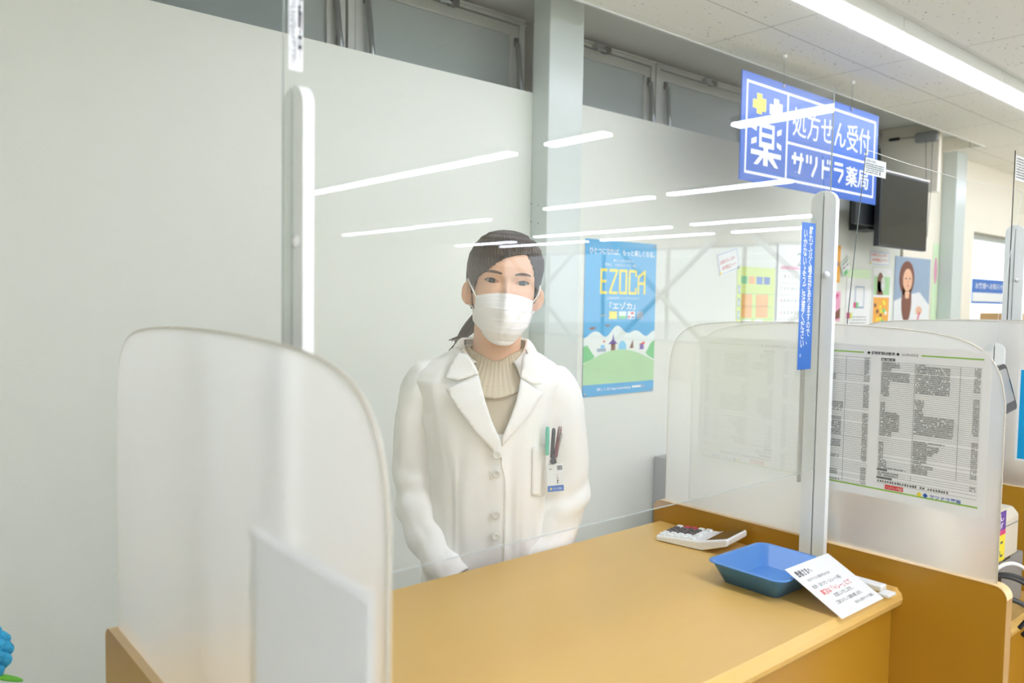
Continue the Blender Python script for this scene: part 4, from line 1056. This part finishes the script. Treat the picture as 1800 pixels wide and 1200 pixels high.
PHH = [ -PI+2*PI*i/300 for i in range(300)]
ZH = [.055+.1745*i/150 for i in range(151)]
for i,z in enumerate(ZH):
    row = []
    for j,p in enumerate(PHH):
        h_ = head_pt(p, min(z,.2268)); fr_ = h_.y < .0
        d = dpoly(h_.x, z, OPEN) if h_.y<.02 else .03
        inside = inpoly(h_.x, z, OPEN) and h_.y<-.005
        part = .0030*math.exp(-((h_.x-.034-.03*(z-.185))/.004)**2) if z>.17 and h_.y<.03 else 0
        strand = .0007*math.sin(p*70+z*140+2*math.sin(z*60))+.0005*noise.noise(Vector((p*14,z*20,0)))
        off = .0035+.0095*sm(d/.022)+strand-part
        # lower edge at the sides: uncovers the lobes of the ears
        low = .100 if (abs(p)>.9 and abs(p)<1.9) else .055
        low = .100-.045*sm((abs(p)-1.75)/.35) if abs(p)>1.5 else .098
        if abs(p)<1.5 : low = .078 if p>0 else .092
        drop[(i,j)] = inside or z < low
        q = head_pt(p, min(z,.2268), off)
        if z>.19: q.z += (z-.19)/.037*off*.6
        row.append(hx(q))
    rows.append(row)
hr.grid(rows,'hair',closed=True,skip=lambda i,j: drop[(i,j)])
top = rows[-1]; cc = sum(top,Vector())/len(top)+Vector((0,0,.001)); hr.add(top+[cc],[(j,(j+1)%300,300) for j in range(300)],'hair',True)
hro = hr.build('hair', per, world=False, solid=-.004)
# low ponytail showing behind the neck on the viewer's left
pt_ = MB()
base = Vector((-.005,.105,1.455))
for k in range(26):
    a = rr.uniform(0,2*PI); r_ = rr.uniform(0,.016)
    o = Vector((math.cos(a)*r_, math.sin(a)*r_*.6, 0))
    e_ = Vector((-.088+rr.uniform(-.012,.020), .065+rr.uniform(-.01,.01), 1.345+rr.uniform(-.012,.03)))
    pts = spline([base+o, Vector((-.035,.112,1.425))+o*1.2, Vector((-.062,.09,1.39))+o*1.1, e_],6); n_ = len(pts)
    pt_.tube(pts,[.0055*(1-.82*i/(n_-1)) for i in range(n_)],'hair',6)
pt_.build('ponytail', hro, world=False)

# ---- face mask
mk = MB(); NU, NV = 60, 70
def mask_pt(u, v):
    """u -1..1 across, v 0 top .. 1 bottom, head frame"""
    au = abs(u); uu = max(-1,min(1,u))
    topz = .1005-.002*au-.010*au**2.2+.0*u; botz = -.0095+.020*au**2.6
    # side edges pull in towards the bottom
    wx = .0625-.001*v-.020*sm((v-.68)/.32)
    z = topz+(botz-topz)*v; x = uu*wx
    env = .0+.0150*math.exp(-(x/.020)**2)*math.exp(-((v-.36)/.26)**2)+.013*sm(v/.35)*sm((1.25-v)/.5)*(1-au**2.4)
    w_, yf, yb = interp(HT, max(z,.0)); cy = yf*.28+yb*.30
    a_ = min(.9999,abs(x)/(w_+.004)); y = cy-(cy-yf+.004)*(1-a_**2.25)**(1/2.25)
    nb = -.0125*math.exp(-(x/.009)**2)*math.exp(-((v)/.25)**2)
    y = y-env+nb
    y = max(y,-.125)
    for vc,am in ((.07,.0012),(.125,.0010),(.30,.0022),(.52,.0020),(.66,.0015)):
        dv = v-vc-.02*au*(1 if vc>.4 else -.3); y -= am*max(0,1-abs(dv)/.035)*(.45+.55*au if vc>.4 else 1) if dv<0 else am*math.exp(-(dv/.010)**2)*(.45+.55*au if vc>.4 else 1)
    y -= .0010*math.exp(-((v-.955)/.02)**2)
    y += .0012*noise.noise(Vector((x*60,z*60,3)))
    return hx((x,y-.0015,z))
mk.grid([[mask_pt(-1+2*i/NU, j/NV) for i in range(NU+1)] for j in range(NV+1)],'mask')
mo = mk.build('face_mask', per, world=False, solid=.0012)
for s in (-1,1):
    lp = MB()
    lp.tube(spline([mask_pt(s*.99,.03),hx((s*.0715,-.045,.104)),hx((s*.0775,-.015,.116)),hx((s*.080,.010,.122)),hx((s*.079,.024,.105))],5),.0016,'mask',8)
    lp.tube(spline([mask_pt(s*.99,.70),hx((s*.0655,-.025,.062)),hx((s*.072,.0,.064))],5),.0013,'mask',8)
    lp.build('ear_loop', mo, world=False)

# ---- sweater
sw = MB()
sw.grid([[trunk(-PI*.5+PI*j/60, 1.08+.205*i/30, -.007) for j in range(61)] for i in range(31)],'sweater')
so = sw.build('sweater', per, world=False)
cl_ = MB(); rows = []
for i in range(21):
    t = i/20
    ring = []
    for j in range(240):
        a = 2*PI*j/240; c_a = math.sin(a)      # a=-pi/2 front
        frontness = max(0,-math.sin(a))
        topz = 1.349-.012*frontness**2+.013*abs(math.cos(a))**1.5; botz = 1.262+.075*(1-frontness)**.8
        z = botz+(topz-botz)*t
        r_ = .0655+(.012+.036*frontness)*(1-t)**1.6+.0012*math.cos(a*52)-.0015*t
        if t>.93: r_ -= .002
        cx, cy = .0055+.004*t, .028-.004*t
        wob = .0015*math.sin(3*a+1)*t
        ring.append((cx+(r_+wob)*math.cos(a)*1.0, cy+(r_*1.02+wob)*math.sin(a)-.014*(1-t)*frontness, z+.002*math.sin(5*a)*t))
    rows.append(ring)
cl_.grid(rows,'sweater',closed=True)
cl_.build('turtleneck', so, world=False, solid=-.004)

# ---- lab coat
def vhalf(z):
    """left and right edges of the front opening"""
    tb = [(1.172,.021,.021),(1.21,.0045,.0365),(1.258,-.0125,.0525),(1.305,-.034,.062),(1.335,-.052,.068),(1.37,-.066,.076)]
    return interp(tb, z)
ct = MB(); rows = []; dr = {}
NA = 200; ZZ = [.50+.862*i/170 for i in range(171)]
def fold(a, z):
    x = math.sin(a); f = 0
    lo = sm((1.15-z)/.35)
    f += .0040*math.sin(a*9+1.3+z*2)*lo*(.4+.6*abs(x)) + .0022*math.sin(a*17+z*5)*lo
    f += .0030*math.exp(-((x+.42-(1.2-z)*.05)/.03)**2)*sm((1.16-z)/.1) + .0025*math.exp(-((x-.38)/.03)**2)*sm((1.12-z)/.1)
    f += .005*noise.noise(Vector((x*5,z*6,math.cos(a)*2)))
    f += .0035*math.sin((z*60+x*22))*math.exp(-((z-1.19)/.05)**2)*sm((abs(x)-.72)/.2)
    return f
for i,z in enumerate(ZZ):
    row = []
    for j in range(NA):
        a = -PI+2*PI*j/NA; p = trunk(a, z, .0045+fold(a,z))
        if z > 1.172 and math.cos(a)>0:
            l, r_ = vhalf(z); dr[(i,j)] = z > 1.181 and l-.011 < p.x < r_+.007
        row.append(p)
    rows.append(row)
ct.grid(rows,'coat',closed=True,skip=lambda i,j: dr.get((i,j),False))
coat = ct.build('lab_coat', per, world=False, solid=-.003)
def patch(P, off, k, name, parent, thick=.002, step=.007, offn=None, warp=None):
    """a piece of cloth lying on the front of the coat; P in (x,z)"""
    xs_, zs_ = [p[0] for p in P], [p[1] for p in P]
    pts = []
    n = len(P)
    for i in range(n):
        a, b = Vector(P[i]), Vector(P[(i+1)%n]); m = max(1,int((b-a).length/step))
        pts += [a+(b-a)*(q/m) for q in range(m)]
    nb = len(pts); x = min(xs_)
    while x < max(xs_):
        z = min(zs_)
        while z < max(zs_):
            if inpoly(x,z,P) and dpoly(x,z,P)>step*.45: pts.append(Vector((x,z)))
            z += step
        x += step
    r_ = delaunay_2d_cdt([Vector((p[0],p[1])) for p in pts], [], [list(range(nb))], 1, 1e-5)
    vs, fs = r_[0], r_[2]
    mb = MB(); vv = []
    for v in vs:
        o = off if offn is None else offn(v[0],v[1])
        q = front(v[0], v[1], o); 
        vv.append(warp(q) if warp else q)
    mb.add(vv,[tuple(f) for f in fs],k,True)
    ob = mb.build(name, parent, world=False, solid=thick)
    return ob
LL = [(-.0275,1.309),(-.0960,1.277),(-.064,1.230),(-.022,1.180),(.014,1.140),(.0250,1.130),(.0245,1.150),(.0205,1.176),(.0030,1.212),(-.0125,1.256)]
RL = [(.062,1.301),(.110,1.269),(.078,1.222),(.050,1.190),(.024,1.160),(.0230,1.176),(.0375,1.212),(.0535,1.256)]
def lift(edge):
    return lambda x,z: .0095+.0055*sm(dpoly(x,z,edge)/.03)
patch(LL, .012, 'coat','lapel', coat, .0025, offn=lambda x,z:.0125+.004*sm((1.30-z)/.1)*sm((z-1.13)/.04))
patch(RL, .010, 'coat','lapel', coat, .0025, offn=lambda x,z:.0110+.004*sm((1.30-z)/.1)*sm((z-1.16)/.04))
# collar: band round the neck that falls over the shoulders, with its two front points
cb_ = MB(); rows = []
for i in range(13):
    t = i/12; row = []
    for j in range(61):
        q = j/60; a = -PI*.5-.62+ (2*PI-2*.0)*0 
        ang = math.radians(-58)+math.radians(296)*q       # from front right round the back to front left
        ft = max(0,-math.sin(ang))
        ztop = 1.372-.050*ft**1.3+.006*(1-ft); r0 = .070+.004*ft
        x0, y0 = .006+r0*math.cos(ang), .030+r0*1.02*math.sin(ang)-.008*ft
        drop_ = .045+.020*ft**.7; out_ = .018+.012*ft
        if t < .15: z = ztop-.004*(1-t/.15); r1 = t/.15*.004
        else: 
            k = (t-.15)/.85; z = ztop-drop_*k**1.15; r1 = .004+out_*math.sin(k*PI*.5)
        row.append((x0+r1*math.cos(ang)*1.25, y0+r1*math.sin(ang), z))
    rows.append(row)
cb_.grid(rows,'coat'); cb_.build('collar', coat, world=False, solid=-.0025)
CL = [(-.052,1.352),(-.074,1.352),(-.086,1.330),(-.0985,1.300),(-.070,1.2955),(-.0270,1.3105),(-.036,1.330)]
CR = [(.066,1.352),(.082,1.352),(.090,1.330),(.106,1.290),(.088,1.290),(.061,1.3030),(.066,1.330)]
patch(CL,.013,'coat','collar_point', coat, .0025, offn=lambda x,z:.0155+.010*sm((z-1.31)/.04))
patch(CR,.013,'coat','collar_point', coat, .0025, offn=lambda x,z:.0145+.010*sm((z-1.30)/.04))
# front placket edge
pe = MB(); pp = [front(.0245+.008*sm((1.13-z)/.05)*1.0+.002*math.sin(z*14), z, .0085) for z in [1.135-.6*i/50 for i in range(51)]]
pe.tube(pp,.0016,'coat',6); pe.build('front_edge', coat, world=False)
# sleeves
def sleeve(s):
    P = {-1:[(-.112,.012,1.312),(-.147,.014,1.258),(-.163,.016,1.175),(-.164,.022,1.065),(-.145,-.015,.975),(-.105,-.055,.900),(-.070,-.078,.862)],
          1:[(.106,.012,1.308),(.140,.014,1.256),(.162,.016,1.175),(.172,.024,1.065),(.155,.005,.975),(.118,-.030,.900),(.092,-.048,.862)]}[s]
    sp = spline(P, 16); n_ = len(sp); R_ = [(0,.030),(.08,.050),(.18,.0555),(.35,.0525),(.5,.0505),(.56,.0535),(.70,.0465),(.88,.041),(1,.040)]
    rows = []; up = Vector((0,1,0))
    for i,p in enumerate(sp):
        t = (sp[min(i+1,n_-1)]-sp[max(i-1,0)]).normalized(); a = t.cross(up).normalized(); b = a.cross(t).normalized(); k = i/(n_-1)
        r_ = interp(R_, k)[0]; row = []
        for j in range(56):
            q = 2*PI*j/56; 
            w_ = .0038*math.sin(k*46+2.2*math.sin(q+s)+q*1.0)*math.exp(-((k-.56)/.10)**2)
            w_ += .0032*math.sin(k*40+3*math.cos(q)+1)*math.exp(-((k-.80)/.12)**2)
            w_ += .0030*math.sin(q*3+k*9+s)*math.exp(-((k-.25)/.15)**2)+.0022*noise.noise(Vector((math.cos(q)*2,math.sin(q)*2,k*12+s)))
            row.append(p+(a*math.cos(q)+b*math.sin(q))*(r_+w_*1.45))
        rows.append(row)
    m = MB().grid(rows,'coat',closed=True); m.build('sleeve', coat, world=False, solid=-.003)
sleeve(-1); sleeve(1)
# buttons
for z in (1.143,1.101,1.012,.966,.87):
    c = front(.0135, z, .0125 if z<1.14 else .019); b = MB()
    rings = [(0,.0022),(.0050,.0024),(.0072,.0034),(.0088,.0026),(.0090,0.0)]
    b.grid([[ (c.x+r_*math.cos(2*PI*j/24), c.y-h_, c.z+r_*math.sin(2*PI*j/24)) for j in range(24)] for r_,h_ in rings],'coat_d',closed=True)
    for dx in (-.0018,.0018):
        for dz in (-.0018,.0018): b.ball((c.x+dx,c.y-.0027,c.z+dz),(.0007,.0007,.0007),'thread',6,4)
    bo = b.build('button', coat, world=False)
# breast pocket, pens and name badge (viewer's right)
PK = [(.090,1.155),(.133,1.155),(.131,1.05),(.112,1.04),(.090,1.05)]
patch(PK,.0075,'coat','pocket', coat, .0013, offn=lambda x,z:.0066)
def pf(x, z): return Vector((x+.011, front(min(x+.006,.118),z,.020).y, z))
def pen(x0, z0, x1, z1, r_, k, name, clip, label):
    a, b = pf(x0,z0), pf(x1,z1); m = MB(); d = (b-a)
    m.tube([a, a+d*.04, a+d*.9, b],[r_*.6,r_,r_,r_*.7],k,12); o = m.build(name, per, world=False)
    c = MB(); off = Vector((0,-.0045,0)); c.tube([b+off-d*.02, b+off-d*.35],.0012,clip,6).box(tuple(b-d*.06+Vector((-.0012,-.005,0))),tuple(b-d*.02+Vector((.0012,0,.002))),clip); c.build('clip', o, world=False); tag(o, label)
pen(.1105,1.137,.1100,1.199,.0045,'pen_g','pocket_pen','pen_g','light green marker')
pen(.1215,1.130,.1235,1.196,.0043,'dark','pocket_pen','dark','black pen')
pen(.1290,1.132,.1370,1.200,.0045,'pen_r','pocket_pen','clear','maroon pen')
pen(.1270,1.124,.1400,1.186,.0035,'clear','pocket_pen','clear','silver pen')
pt0, pt1 = pf(.123,1.140), pf(.128,1.120)
MB().tube([pt0,pt1],.0045,'dark',10).ball(pf(.1235,1.124)+Vector((0,-.002,0)),(.0065,.005,.007),'dark',10,8).build('badge_clip', per, world=False)
o0 = pf(.1135,1.060)+Vector((0,-.004,0)); o1 = o0+Vector((.035,.006,.002))
U_ = (o1-o0).normalized(); V_ = (Vector((0.03,0,1))-U_*(Vector((0.03,0,1)).dot(U_))).normalized(); N_ = V_.cross(U_)*1; N_ = N_ if N_.y<0 else -N_
a = Art(o0-V_*.004, U_, V_, N_, .0002); bw, bh = .036, .060
a.base(bw,bh,'signwhite',.0015)
for q in range(9): a.rect(.022+q*.0013,.046,.0225+q*.0013+.0004*(q%3),.056,'black',1)
a.text('薬剤師', .004,.048,.012,.051,'ink',1); a.text('伊\n藤', .021,.016,.026,.033,'black',1,.02); a.text('さとう', .018,.035,.026,.038,'redink',1)
a.rect(0,.0,bw,.013,'noticeblue',1); a.rect(.006,.004,.009,.0085,'yellow',2); a.text('サツドラ薬局', .0115,.004,.031,.0085,'signwhite',2)
a.mb.build('name_badge', per, world=False)
